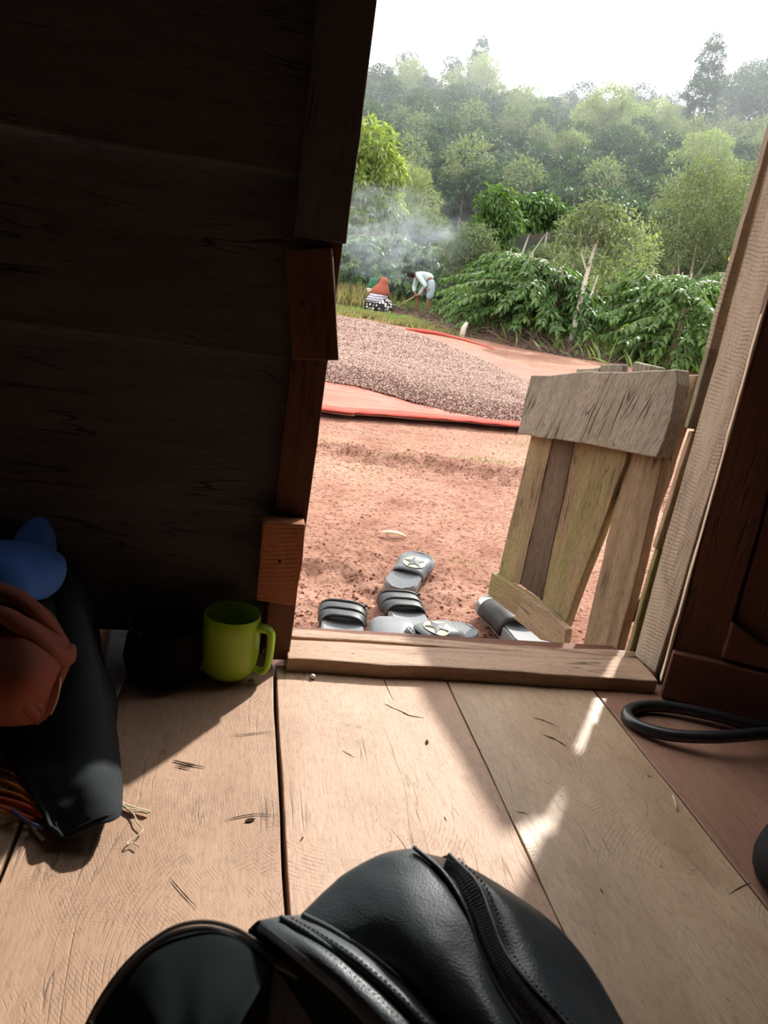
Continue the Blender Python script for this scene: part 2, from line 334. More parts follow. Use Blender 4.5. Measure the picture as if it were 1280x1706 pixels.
# right door post: bright inner reveal, and the outer casing strips behind it
rj = empty('door_2', kind='structure')
V3 = Vector
A = [gx(1091, 1122, .69), gx(1057, 1092, .69), V3((.69, 1.076, .2)), V3((.69, 1.070, .38)), V3((.69, 1.067, .55)), V3((.688, 1.065, .9)), V3((.686, 1.065, 1.7)), V3((.686, .99, 1.7)), V3((.69, .992, .55)), V3((.69, .994, .34))]
prism('post', A, (.05, 0, 0), M['post'], rj, grain=(0, 0, 1), label='pale sawn post face with curved saw marks')
def cs(pts, Y=1.085): return [V3((x * Y / y, Y, CAM_H + (z - CAM_H) * Y / y)) for x, y, z in pts]
prism('casing_strip', cs([(.728, 1.15, .520), (.745, 1.15, .52), (.745, 1.15, 1.66), (.733, 1.15, .83), (.727, 1.15, .575)]), (0, .012, 0), M['post'], rj, grain=(0, 0, 1))
prism('casing_strip', cs([(.728, 1.152, .39), (.76, 1.152, .39), (.76, 1.152, .527), (.729, 1.152, .521)]), (0, .012, 0), M['gate_grey'], rj, grain=(0, 0, 1))
prism('casing_strip', cs([(.716, 1.135, .182), (.75, 1.135, .182), (.75, 1.135, .388), (.727, 1.135, .388)]), (0, .012, 0), M['gate_tan'], rj, grain=(0, 0, 1))
prism('casing_strip', cs([(.707, 1.12, -.05), (.75, 1.12, -.05), (.75, 1.12, .187), (.712, 1.12, .187)]), (0, .012, 0), M['gate_moss'], rj, grain=(0, 0, 1))
prism('back_post', [(.742, 1.075, -.1), (.742, 1.16, -.1), (.75, 1.16, 1.7), (.75, 1.075, 1.7)], (.05, 0, 0), M['jamb'], rj, grain=(0, 0, 1))

# doorstep: inner beam and the split outer board
th = empty('trim_1', kind='structure')
S = [gz(484, 1097, .022), gz(1097, 1134, .022), gz(1062, 1096, .022), gz(482, 1064, .022)]
S[0].x = .10; S[3].x = .10
prism('sill_beam', S, (0, 0, -.05), M['sill'], th, grain=(1, 0, 0), jit=.0018, step=.02)
o1 = [gz(482, 1060, .012), gz(720, 1076, .012), gz(905, 1090, .012), gz(1062, 1094, .012), gz(1062, 1084, .014), gz(900, 1077, .014), gz(720, 1064, .014), gz(482, 1047, .014)]
prism('sill_board', o1, (0, 0, -.05), M['sill'], th, grain=(1, 0, 0), jit=.003, step=.02)
prism('step_face', [(.06, 1.095, -.04), (.75, 1.095, -.04), (.75, 1.095, -.24), (.06, 1.095, -.24)], (0, .02, 0), M['jamb'], th, grain=(1, 0, 0))

# plank door leaf standing open against the right wall
LP, LQ = gz(1100, 1156), gz(1280, 1205); LD = (LQ - LP).normalized(); LN = V3((LD.y, -LD.x, 0))
if LN.y > 0: LN = -LN
def lf(u, z, o=0): return LP + LD * u + V3((0, 0, z)) + LN * o
leaf = empty('plank_door', LP, label='dark red-brown plank door standing open inside, right of the doorway, with a low ledge board', cat='door')
def lb(name, pts, off, th_, mt, g): 
    o = prism(name, [lf(u, z, off) for u, z in pts], LN * -th_, M[mt], None, grain=g); o.parent = leaf; o.matrix_parent_inverse = Matrix.Translation(-LP); return o
up = V3((0, 0, 1))
lb('board', [(.002, .004), (.074, .004), (.066, .38), (.075, 1.62), (-.004, 1.62), (-.004, .5)], 0, .02, 'leaf_door', up)
lb('board', [(.078, .004), (.20, .004), (.20, 1.62), (.079, 1.62), (.070, .38)], -.004, .018, 'leaf_door', up)
lb('board', [(.204, .004), (.34, .004), (.34, 1.62), (.204, 1.62)], 0, .02, 'leaf_door', up)
lb('board', [(.344, .004), (.50, .004), (.50, 1.62), (.344, 1.62)], -.002, .02, 'leaf_door', up)
lb('ledge_board', [(.0, .003), (.50, .003), (.50, .085), (.0, .079)], .016, .016, 'leaf_door', LD)
lb('ledge_board', [(.0, 1.3), (.50, 1.3), (.50, 1.4), (.0, 1.4)], .016, .016, 'leaf_door', LD)
lb('brace', [(.068, .088), (.13, .088), (.36, .0), (.50, .3), (.48, .38), (.068, .142)][:2] + [(.50, .088), (.50, .1), (.12, .12), (.068, .146)], .012, .014, 'leaf_door', LD)
lb('sunlit_edge', [(-.005, .02), (-.002, .02), (-.002, 1.62), (-.006, 1.62)], .001, .02, 'sunlit_edge_splinter', up)  # sunlight on the leaf's edge, painted as a thin pale strip

# ------------------------------------------------------------------ small gate, opened outward
gP, gQ = gy(815, 985, 1.6), gy(1040, 1088, 1.17)
gd = (gQ - gP); gd.z = 0; gd.normalize(); gn = V3((gd.y, -gd.x, 0))
if gn.x > 0: gn = -gn                                             # toward the camera side
gate = empty('slatted_gate', (gP.x, gP.y, -.1), label='small weathered plank gate with a thick top board, swung outward beside the doorstep', cat='gate')
def gpt(x, y, off=0): return gp(x, y, gP + gn * off, gn)
def gb(name, px, off, th_, mt, g=None, lab=None, jit=.0015):
    q = [gpt(x, y, off) for x, y in px]
    o = prism(name, q, gn * -th_, M[mt], None, grain=g, jit=jit); o.parent = gate; o.matrix_parent_inverse = Matrix.Translation(-gate.location)
    if lab: o['label'] = lab
    return o
gb('top_board', [(885, 625), (1000, 620), (1127, 615), (1128, 640), (1117, 700), (1106, 735), (1094, 762), (980, 740), (862, 722)], .030, .030, 'gate_grey', V3((0, 0, 1)) + gd * .35, 'thick grey cracked top board', .002)
gb('slat', [(888, 712), (925, 712), (866, 974), (829, 960)], 0, .016, 'gate_moss', up, 'mossy yellow-green slat')
gb('slat', [(926, 712), (962, 712), (902, 1000), (867, 974)], -.002, .016, 'gate_dark', up, 'dark brown slat')
gb('slat', [(962, 712), (1000, 712), (1010, 800), (930, 1010), (900, 1000)], -.004, .016, 'gate_moss', up)
gb('slat', [(998, 712), (1047, 730), (1043, 768), (940, 1046), (903, 1004), (985, 790)], .010, .02, 'gate_moss', up)
gb('slat', [(1049, 740), (1107, 744), (1102, 775), (1068, 925), (1026, 1092), (968, 1092), (1010, 900), (1046, 768)], .0, .022, 'gate_tan', up)
gb('stile', [(1136, 625), (1161, 624), (1152, 672), (1137, 710), (1091, 845), (1059, 965), (1026, 1086), (1020, 1090), (1068, 925), (1104, 775)], -.018, .016, 'gate_tan', up, 'narrow stile behind the slats')
gb('slat_end', [(960, 614), (998, 612), (996, 640), (958, 640)], -.004, .014, 'gate_grey', up)
gb('slat_end', [(1000, 608), (1038, 607), (1037, 640), (998, 640)], -.006, .014, 'gate_grey', up)
gb('slat_end', [(1056, 602), (1100, 612), (1100, 640), (1048, 640)], -.02, .014, 'gate_grey', up)
gb('bottom_rail', [(819, 953), (905, 1008), (942, 1046), (935, 1060), (870, 1035), (812, 990)], .016, .016, 'gate_moss', gd, 'chipped bottom rail')
gb('rail_patch', [(873, 993), (912, 1017), (944, 1048), (940, 1076), (900, 1066), (856, 1031)], .030, .016, 'gate_tan', gd, 'short pale patch nailed over the bottom rail')
gb('hinge_batten', [(1140, 672), (1165, 672), (1160, 712), (1130, 712)], -.036, .03, 'gate_dark', gd)
gb('hinge_batten', [(1052, 998), (1085, 998), (1075, 1036), (1044, 1036)], -.036, .03, 'gate_dark', gd)

# ------------------------------------------------------------------ ground and hill
GZ = -.2
def hill(r):                                                      # height of the land by distance
    if r < 19: return 0
    pts = [(19, 0), (24, .1), (30, 1.0), (40, 4.2), (60, 10.2), (80, 16.0), (92, 18.2), (100, 18.6), (140, 17)]
    for (a, ha), (b, hb) in zip(pts, pts[1:]):
        if r <= b: return ha + (hb - ha) * (r - a) / (b - a)
    return 17
def land(x, y):
    r = math.hypot(x, y); z = GZ + hill(r)
    if r > 22: z += 1.1 * min(1, (r - 22) / 15) * noise.noise(V3((x * .05, y * .05, 0)))
    return z
def near(x, y):                                                   # trodden red earth by the doorstep
    z = GZ + .02 * noise.noise(V3((x * .8, y * .8, 3))) + .004 * noise.noise(V3((x * 14, y * 14, 0)))
    e1 = noise.noise(V3((x * 6, y * 6, 9))); ln = 3.34 + .05 * (x - 1.0) + .10 * noise.noise(V3((x * 2.2, 0, 2))) - .22 * (x - .5)
    d = y - ln                                                    # a little scarp across the yard
    if -.7 < d < .25 and .2 < x < 2.2:
        k = min(1, (x - .2) / .3, (2.2 - x) / .4); z += k * (.55 + .9 * abs(noise.noise(V3((x * 3.1, 7, 0))))) * (.06 * max(0, 1 - abs(d - .05) / .13) - .06 * max(0, 1 - abs(d + .07) / .15))
        z += .026 * k * noise.noise(V3((x * 22, y * 22, 1))) * max(0, 1 - abs(d + .05) / .35)
    dx, dy = x - .18, y - 1.72                                    # hollow dug out by the step
    k = max(0, 1 - (dx * dx / .16 + dy * dy / .05)); z -= .03 * min(1, k * 1.8)
    k2 = max(0, 1 - (dx * dx / .5 + dy * dy / .4)); z += .020 * k2 * noise.turbulence(V3((x * 16, y * 16, 0)), 4, False)
    return z + .0022 * noise.noise(V3((x * 55, y * 55, 0)))
def ground_z(x, y):
    if -.55 < x < 3 and 1.15 < y < 5: return near(x, y)
    return land(x, y) + .02 * noise.noise(V3((x * .8, y * .8, 3)))
def grid(xs, ys, f):
    V = [(x, y, f(x, y)) for y in ys for x in xs]; n = len(xs)
    return V, [(j * n + i, j * n + i + 1, (j + 1) * n + i + 1, (j + 1) * n + i) for j in range(len(ys) - 1) for i in range(n - 1)]
def earth(name):
    m, t, p, l = newmat(name); oc = N(t, 'ShaderNodeTexCoord').outputs['Object']
    big = noise_(t, oc, .9, 5, .6); mid = noise_(t, oc, 7, 5, .65); fine = noise_(t, oc, 70, 4, .7)
    c = mix(t, ramp(t, mid, (.32, 0.), (.66, 1.)), (.17, .075, .050), (.31, .165, .118))
    c = mix(t, ramp(t, big, (.42, 0.), (.62, 1.)), c, (.34, .19, .135))
    c = mix(t, math_(t, 'MULTIPLY', ramp(t, noise_(t, oc, 3.1, 6, .7), (.56, 0.), (.68, 1.)), .5), c, (.27, .20, .10))
    c = mix(t, ramp(t, fine, (.38, .95), (.50, 0.)), c, (.10, .035, .022))
    c = mix(t, ramp(t, noise_(t, oc, 150, 2, .6), (.62, 0.), (.70, .6)), c, (.42, .26, .19))
    sx = N(t, 'ShaderNodeSeparateXYZ'); l(oc, sx.inputs[0])       # green cover takes over beyond the yard
    g = ramp(t, math_(t, 'ADD', math_(t, 'MULTIPLY', sx.outputs['Y'], 1 / 40), math_(t, 'MULTIPLY', big, .08)), (.43, 0.), (.52, 1.))
    hillc = mix(t, ramp(t, noise_(t, oc, .25, 5, .6), (.40, 0.), (.62, 1.)), (.045, .075, .028), (.17, .10, .06))
    c = mix(t, g, c, hillc)
    l(c, p.inputs['Base Color']); p.inputs['Roughness'].default_value = .95; p.inputs['Specular IOR Level'].default_value = .1
    l(bump(t, math_(t, 'ADD', fine, math_(t, 'MULTIPLY', mid, 1.5)), .8, .006), p.inputs['Normal'])
    return m
M['earth'] = earth('red_earth')
def arange(a, b, n): return [a + (b - a) * i / (n - 1) for i in range(n)]
ys = [1.15]
while ys[-1] < 5: ys.append(ys[-1] + .0075 + .004 * (ys[-1] - 1.15))
ys[-1] = 5.0
V, Fc = grid(arange(-.55, 3, 240), ys, near); link('ground', mesh(V, Fc, True), M['earth'], kind='structure')
def flat(x, y): return land(x, y) + .02 * noise.noise(V3((x * .8, y * .8, 3))) - .004
V, Fc = grid(arange(-60, 120, 181), [4.98 + 135 * (i / 150) ** 1.7 for i in range(151)], flat); link('ground_beyond', mesh(V, Fc, True), M['earth'], kind='structure')
V, Fc = grid(arange(2.99, 60, 30), arange(-4, 4.99, 8), flat); v2, f2 = grid(arange(-40, -.54, 30), arange(-4, 4.99, 8), flat)
V, Fc = merge([(V, Fc), (v2, f2)]); link('ground_beside', mesh(V, Fc, True), M['earth'], kind='structure')

rng = np.random.default_rng(5)
def scatter_lumps(name, pts, sizes, m, seg=0, **k):               # small irregular lumps as one mesh
    base = np.array([(1, 0, 0), (-1, 0, 0), (0, 1, 0), (0, -1, 0), (0, 0, 1), (0, 0, -1)], float)
    tri = np.array([(0, 2, 4), (2, 1, 4), (1, 3, 4), (3, 0, 4), (2, 0, 5), (1, 2, 5), (3, 1, 5), (0, 3, 5)])
    n = len(pts); B = base[None] * sizes[:, None, :] * rng.uniform(.7, 1.3, (n, 6, 1)); a = rng.uniform(0, 6.28, n); c, s = np.cos(a), np.sin(a)
    X = B[..., 0] * c[:, None] - B[..., 1] * s[:, None]; Y = B[..., 0] * s[:, None] + B[..., 1] * c[:, None]
    Vv = np.stack([X, Y, B[..., 2]], -1) + pts[:, None, :]
    F_ = (tri[None] + (np.arange(n) * 6)[:, None, None]).reshape(-1, 3)
    return link(name, np_mesh(Vv.reshape(-1, 3), F_, 3), m, **k)
M['clod'] = plain('clod', (.25, .105, .065), .95, .1, nscale=30, namp=.5)
P_ = []; S_ = []
for i in range(5200):
    if i < 2600: x, y = rng.normal(.25, .33), 1.25 + abs(rng.normal(0, .42))
    elif i < 3600: x = rng.uniform(.3, 2.1); y = 3.34 - .17 * (x - 1) - .13 + rng.normal(0, .14)
    else: x, y = rng.uniform(-.4, 2.6), rng.uniform(1.3, 4.9)
    if not (-.5 < x < 2.9 and 1.2 < y < 4.95): continue
    s = .0018 + .004 * rng.random() ** 3 + (.003 if rng.random() < .03 else 0); P_.append((x, y, near(x, y) + s * .2)); S_.append((s * 1.2, s, s * .7))
scatter_lumps('soil_crumbs', np.array(P_), np.array(S_), M['clod'], label='red-brown crumbs and clods of earth scattered over the yard by the step', cat='soil', kind='stuff')

# ------------------------------------------------------------------ tarpaulin and drying coffee
def tarpz(x, y): return GZ + .035 + .02 * noise.noise(V3((x * .8, y * .8, 3)))
m, t, p, l = newmat('tarp'); oc = N(t, 'ShaderNodeTexCoord').outputs['Object']
f1 = ramp(t, noise_(t, oc, 2.5, 5, .6, (1, 3, 1)), (.38, 0.), (.62, 1.))
c = mix(t, f1, (.36, .115, .085), (.38, .16, .125)); c = mix(t, ramp(t, noise_(t, oc, 25, 4, .6, (1, 5, 1)), (.55, 0.), (.75, .7)), c, (.38, .21, .165))
l(c, p.inputs['Base Color']); p.inputs['Roughness'].default_value = .95; p.inputs['Specular IOR Level'].default_value = .08; l(bump(t, noise_(t, oc, 14, 4, .6, (1, 4, 1)), .5, .02), p.inputs['Normal']); M['tarp'] = m
M['tarp_red'] = plain('tarp_red', (.42, .075, .055), .9, .1, nscale=8, namp=.25)
NE = smoothpts([(-3, 4.55, 0), (-1, 4.3, 0), gz(538, 689, -.19), gz(600, 694, -.19), gz(700, 702, -.19), gz(780, 710, -.19), gz(865, 719, -.19), (2.2, 4.5, 0), (2.75, 4.8, 0)], 60)
FE = smoothpts([(-3, 14.0, 0), (-1, 14.2, 0), (.6, 14.1, 0), (1.9, 13.2, 0), (2.686, 12.0, 0), (2.95, 11.6, 0), (3.15, 10.9, 0), (3.34, 9, 0), (3.2, 7.6, 0)], 60)
rows = 50; V = []; Fc = []
for j in range(rows):
    s = j / (rows - 1)
    for i in range(60):
        p_ = NE[i].lerp(FE[i], s); wr = .012 * noise.noise(V3((p_.x * 1.5, p_.y * 5, 4))) + .006 * noise.noise(V3((p_.x * 6, p_.y * 9, 4)))
        V.append((p_.x, p_.y, tarpz(p_.x, p_.y) + wr + (.012 if j == 1 else 0)))
Fc = [(j * 60 + i, j * 60 + i + 1, (j + 1) * 60 + i + 1, (j + 1) * 60 + i) for j in range(rows - 1) for i in range(59)]
tp = link('tarpaulin', mesh(V, Fc, True), M['tarp'], label='faded red-orange tarpaulin spread on the yard under the drying coffee', cat='tarpaulin')
mod(tp, 'SOLIDIFY', thickness=.003)
hv = [p_ + V3((0, -.012, tarpz(p_.x, p_.y) + .003)) for p_ in NE]
V = []
for j in range(7):
    for i in range(60):
        q = NE[i] + V3((0, -.02 + .15 * j / 6 * (1 + .4 * noise.noise(V3((i * .3, 0, 0)))), 0)); V.append((q.x, q.y, tarpz(q.x, q.y) + .014 + .010 * math.sin(j * .52) + .006 * noise.noise(V3((i * .5, j * .7, 3)))))
o = link('folded_edge', mesh(V, [(j * 60 + i, j * 60 + i + 1, (j + 1) * 60 + i + 1, (j + 1) * 60 + i) for j in range(6) for i in range(59)], True), M['tarp_red'], tp); mod(o, 'SOLIDIFY', thickness=.004)
v1, f1_ = tube([h + V3((0, .03 * noise.noise(h * 1.2), .004 * noise.noise(h * 5))) for h in hv], [.016 + .007 * noise.noise(h * 3) for h in hv], 8, flat=.75, up=(0, 0, 1))
v2, f2 = tube([h + V3((0, .05 + .03 * noise.noise(h * 2 + V3((9, 0, 0))), .010)) for h in hv], [.020 + .009 * noise.noise(h * 2.4) for h in hv], 8, flat=.45, up=(0, 0, 1))
V, Fc = merge([(v1, f1_), (v2, f2)]); link('rolled_hem', mesh(V, Fc, True), M['tarp_red'], tp, label='deep red rolled hem')
fr = smoothpts([(2.45, 12.1, 0), (2.8, 12.15, 0), (3.05, 12.0, 0), (3.2, 11.2, 0), (3.35, 10.3, 0)], 14); v1, f1_ = tube([q + V3((0, 0, tarpz(q.x, q.y) + .04)) for q in fr], [.02, .03, .05, .06, .05, .05, .04, .04, .03, .03, .03, .02, .02, .01], 8, flat=.6, up=(0, 0, 1))
link('folded_corner', mesh(v1, f1_, True), M['tarp_red'], tp)

BN = smoothpts([(-3, 5.9, 0), (-1, 5.55, 0), gz(548, 633, -.15), gz(600, 641, -.15), gz(700, 668, -.15), gz(800, 691, -.15), gz(866, 700, -.15), (2.1, 4.72, 0)], 50)
BF = smoothpts([(-3, 13.7, 0), (-1, 13.6, 0), (.4, 13.5, 0), (1.5, 13.0, 0), (2.2, 12.0, 0), (2.42, 10.5, 0), (2.44, 8.5, 0), (2.50, 6.1, 0)], 50)
V = []; R_ = 60
for j in range(R_):
    s = (j / (R_ - 1)) ** 1.6
    for i in range(50):
        p_ = BN[i].lerp(BF[i], s); e = min(1, s * 22, (1 - s) * 8, (49 - i) / 5)
        V.append((p_.x, p_.y, tarpz(p_.x, p_.y) + .005 + .085 * math.sin(max(0, e) * math.pi / 2) + .010 * max(0, e) * noise.noise(V3((p_.x * 5, p_.y * 3.3, 0)))))
Fc = [(j * 50 + i, j * 50 + i + 1, (j + 1) * 50 + i + 1, (j + 1) * 50 + i) for j in range(R_ - 1) for i in range(49)]
m, t, p, l = newmat('coffee_mass'); oc = N(t, 'ShaderNodeTexCoord').outputs['Object']
vo = N(t, 'ShaderNodeTexVoronoi'); vo.inputs['Scale'].default_value = 62; l(oc, vo.inputs['Vector'])
l(mix(t, ramp(t, vo.outputs['Distance'], (.3, 0.), (.7, 1.)), mix(t, vo.outputs['Color'], (.07, .03, .022), (.24, .14, .10)), (.05, .02, .014)), p.inputs['Base Color']); p.inputs['Roughness'].default_value = .8
l(bump(t, math_(t, 'MULTIPLY', vo.outputs['Distance'], -1), 1.0, .012), p.inputs['Normal']); M['coffee_mass'] = m
bed = link('drying_coffee', mesh(V, Fc, True), M['coffee_mass'], label='broad bed of sun-drying coffee cherries raked out on the red tarpaulin', cat='coffee', kind='stuff')
# cherries themselves: instanced on the bed
m, t, p, l = newmat('cherry'); at = N(t, 'ShaderNodeAttribute', attribute_name='cv'); at.attribute_type = 'INSTANCER'
cc = ramp(t, at.outputs['Fac'], (0, (.035, .012, .009)), (.30, (.085, .030, .020)), (.55, (.18, .080, .056)), (.8, (.28, .16, .12)), (1, (.40, .28, .22)))
l(cc, p.inputs['Base Color']); p.inputs['Roughness'].default_value = .7; M['cherry'] = m
bm = bmesh.new(); bmesh.ops.create_icosphere(bm, subdivisions=1, radius=1); 
for v in bm.verts: v.co = V3((v.co.x * .0085, v.co.y * .0062, v.co.z * .0058))
ch = bpy.data.meshes.new('cherry'); bm.to_mesh(ch); bm.free(); ch.materials.append(M['cherry'])
ng = bpy.data.node_groups.new('cherries', 'GeometryNodeTree')
ng.interface.new_socket('Geometry', in_out='INPUT', socket_type='NodeSocketGeometry'); ng.interface.new_socket('Geometry', in_out='OUTPUT', socket_type='NodeSocketGeometry')
gi = ng.nodes.new('NodeGroupInput'); go = ng.nodes.new('NodeGroupOutput'); GL = ng.links.new
dp = ng.nodes.new('GeometryNodeDistributePointsOnFaces'); po = ng.nodes.new('GeometryNodeInputPosition'); sx = ng.nodes.new('ShaderNodeSeparateXYZ')
mr = ng.nodes.new('ShaderNodeMapRange'); mr.inputs['From Min'].default_value = 4.5; mr.inputs['From Max'].default_value = 9; mr.inputs['To Min'].default_value = 10500; mr.inputs['To Max'].default_value = 1700
GL(po.outputs[0], sx.inputs[0]); GL(sx.outputs['Y'], mr.inputs['Value']); GL(gi.outputs[0], dp.inputs['Mesh'])
cut = ng.nodes.new('FunctionNodeCompare'); cut.data_type = 'FLOAT'; cut.operation = 'GREATER_THAN'; cut.inputs[1].default_value = -.3; GL(sx.outputs['X'], cut.inputs[0])
GL(mr.outputs['Result'], dp.inputs['Density']); GL(cut.outputs[0], dp.inputs['Selection'])
ob_ = link('cherry', ch); ob_.hide_render = True; ob_.hide_viewport = False; ob_.location = (0, 0, -5); COL.objects.unlink(ob_)
oi = ng.nodes.new('GeometryNodeObjectInfo'); oi.inputs['Object'].default_value = ob_
ip = ng.nodes.new('GeometryNodeInstanceOnPoints'); rv = ng.nodes.new('FunctionNodeRandomValue'); rv.data_type = 'FLOAT_VECTOR'; rv.inputs[1].default_value = (6.28, 6.28, 6.28)
rs = ng.nodes.new('FunctionNodeRandomValue'); rs.data_type = 'FLOAT'; rs.inputs[2].default_value = .6; rs.inputs[3].default_value = 1.1
sm = ng.nodes.new('ShaderNodeMapRange'); sm.inputs['From Min'].default_value = 5; sm.inputs['From Max'].default_value = 10; sm.inputs['To Min'].default_value = 1; sm.inputs['To Max'].default_value = 1.9; GL(sx.outputs['Y'], sm.inputs['Value'])
mu = ng.nodes.new('ShaderNodeMath'); mu.operation = 'MULTIPLY'; GL(rs.outputs[1], mu.inputs[0]); GL(sm.outputs['Result'], mu.inputs[1])
st = ng.nodes.new('GeometryNodeStoreNamedAttribute'); st.data_type = 'FLOAT'; st.domain = 'INSTANCE'; st.inputs['Name'].default_value = 'cv'
r3 = ng.nodes.new('FunctionNodeRandomValue'); r3.data_type = 'FLOAT'; jn = ng.nodes.new('GeometryNodeJoinGeometry')
GL(dp.outputs['Points'], ip.inputs['Points']); GL(oi.outputs['Geometry'], ip.inputs['Instance']); GL(rv.outputs[0], ip.inputs['Rotation']); GL(mu.outputs[0], ip.inputs['Scale'])
GL(ip.outputs[0], st.inputs['Geometry']); GL(r3.outputs[1], st.inputs['Value']); GL(st.outputs[0], jn.inputs[0]); GL(gi.outputs[0], jn.inputs[0]); GL(jn.outputs[0], go.inputs[0])
gm = bed.modifiers.new('cherries', 'NODES'); gm.node_group = ng
# cherries strewn on the tarpaulin margin are the same kind of crumb
P_ = []; S_ = []
for i in range(160):
    k = rng.integers(10, 44); b_ = BN[k]; P_.append((b_.x + rng.normal(0, .05), b_.y - abs(rng.normal(0, .05)), tarpz(b_.x, b_.y) + .008)); S_.append((.008, .006, .006))
scatter_lumps('stray_cherries', np.array(P_), np.array(S_), plain('stray', (.16, .07, .045), .8), label='loose coffee cherries rolled off the near edge of the drying bed', cat='coffee', kind='stuff')

# ------------------------------------------------------------------ plants
def leaves_np(pos, dirs, L_, W_, big=False, fold=.25, r=rng):
    """leaf blades: pos base (n,3), dirs unit (n,3). returns V, F(quads), per-vertex value"""
    n = len(pos); upv = np.array([0, 0, 1.]) + r.normal(0, .35, (n, 3)); side = np.cross(dirs, upv); side /= np.linalg.norm(side, axis=1)[:, None] + 1e-9
    nr = np.cross(side, dirs); Ln = (L_ * r.uniform(.7, 1.2, n))[:, None]; Wn = (W_ * r.uniform(.8, 1.2, n))[:, None] / 2
    if big:
        d1 = pos + dirs * Ln * .35 + nr * Ln * .02; d2 = pos + dirs * Ln * .7 - nr * Ln * .05; tip = pos + dirs * Ln - nr * Ln * .22
        Vv = np.stack([pos, d1 + side * Wn + nr * Wn * fold, d2 + side * Wn * .75 + nr * Wn * fold, tip, d2 - side * Wn * .75 + nr * Wn * fold, d1 - side * Wn + nr * Wn * fold, d1, d2], 1)
        f = np.array([(0, 6, 1, 1), (6, 7, 2, 1), (7, 3, 2, 2), (0, 5, 6, 6), (6, 5, 4, 7), (7, 4, 3, 3)])
        tr = np.array([(0, 6, 1), (6, 7, 2), (6, 2, 1), (7, 3, 2), (0, 5, 6), (6, 5, 4), (6, 4, 7), (7, 4, 3)]); k = 8
    else:
        tip = pos + dirs * Ln; mid = pos + dirs * Ln * .45
        Vv = np.stack([pos, mid + side * Wn + nr * Wn * fold, tip - nr * Ln * .1, mid - side * Wn + nr * Wn * fold], 1); tr = np.array([(0, 2, 1), (0, 3, 2)]); k = 4
    Fv = (tr[None] + (np.arange(n) * k)[:, None, None]).reshape(-1, 3)
    val = np.repeat(r.uniform(0, 1, n), k)
    return Vv.reshape(-1, 3), Fv, val
def leaf_mesh(parts):
    V, Fv, A = [], [], []; b = 0
    for v, f, a in parts: V.append(v); Fv.append(f + b); A.append(a); b += len(v)
    me = np_mesh(np.concatenate(V), np.concatenate(Fv), 3); at = me.attributes.new('v', 'FLOAT', 'POINT'); at.data.foreach_set('value', np.concatenate(A).astype(np.float32)[:len(me.vertices)])
    return me
M['leaf_coffee'] = leafmat('leaf_coffee', (.035, .085, .026), (.13, .21, .055), .5, .34, spec=.3)
M['leaf_hazel'] = leafmat('leaf_soft', (.10, .125, .08), (.22, .25, .15), .6, .4, spec=.2)
M['leaf_bright'] = leafmat('leaf_bright', (.19, .25, .07), (.36, .40, .15), .5, .45, spec=.3)
M['leaf_feather'] = leafmat('leaf_feather', (.18, .22, .12), (.32, .35, .20), .6, .45, spec=.2)
M['leaf_dark'] = leafmat('leaf_dark', (.025, .055, .035), (.06, .10, .055), .6, .25, spec=.2)
M['leaf_hill'] = leafmat('leaf_hill', (.022, .055, .026), (.085, .13, .06), .55, .25, spec=.2)
M['bark'] = plain('bark', (.30, .25, .19), .9, .1, nscale=9, namp=.5)
M['bark_pale'] = plain('bark_pale', (.50, .46, .38), .9, .1, nscale=12, namp=.4)
M['bark_dark'] = plain('bark_dark', (.12, .09, .065), .9, .1, nscale=12, namp=.4)

def coffee_bush(h, rad, nb, seed, L_=.16, W_=.065, low=.25):
    """arching branches with paired drooping leaves; returns foliage mesh, stem mesh, list of tip-leaf frames"""
    r = np.random.default_rng(seed); P, D = [], []; st = []; fr = []
    for b in range(nb):
        u = (b + .5) / nb; z0 = h * (low + (1 - low) * u ** .8); az = b * 2.399 + r.normal(0, .3); ln = rad * (1.05 - .6 * max(0, u - .45) / .55) * r.uniform(.7, 1.15)
        rise = .42 * (1 - .2 * u); pts = []
        for k in range(11):
            s = k / 10; x = ln * s; z = z0 * .86 + ln * (rise * s - (.62 + .15 * math.sin(b)) * s * s); pts.append(V3((math.cos(az) * x, math.sin(az) * x, max(.06, z))))
        if b % 2 == 0: st.append(tube(pts[::2], [.012 - .002 * q for q in range(6)], 4, cap=False))
        nn = max(6, int(ln / .055))
        for k in range(nn):
            s = .18 + .82 * k / (nn - 1); i = min(9, int(s * 10)); p = pts[i].lerp(pts[i + 1], s * 10 - i); t_ = (pts[i + 1] - pts[i]).normalized(); sd = t_.cross(V3((0, 0, 1))).normalized()
            for sg in (-1, 1):
                d = (sd * sg * .9 + t_ * .55 + V3((0, 0, -.25 - .5 * r.random())) + V3(r.normal(0, .25, 3))).normalized(); P.append(p); D.append(d)
            if k >= nn - 2:
                P.append(p); D.append((t_ + V3((0, 0, .2))).normalized())
            if k in (nn - 1, nn - 3, nn - 5) : fr.append((p.copy(), (sd * r.choice([-1, 1]) * .8 + t_ * .6 + V3((0, 0, -.35)) + V3(r.normal(0, .2, 3))).normalized()))
    st.append(tube([(0, 0, -.05), (.02, .01, h * .4), (-.02, .02, h * .9)], [.035, .028, .012], 7)); st.append(tube([(.02, 0, 0), (.12, .06, h * .4), (.16, .1, h * .75)], [.026, .02, .01], 6))
    me = leaf_mesh([leaves_np(np.array(P), np.array(D), L_, W_, True, r=r)]); me.materials.append(M['leaf_coffee'])
    V, Fc = merge(st); sm_ = mesh(V, Fc, True); sm_.materials.append(M['bark']); return me, sm_, fr
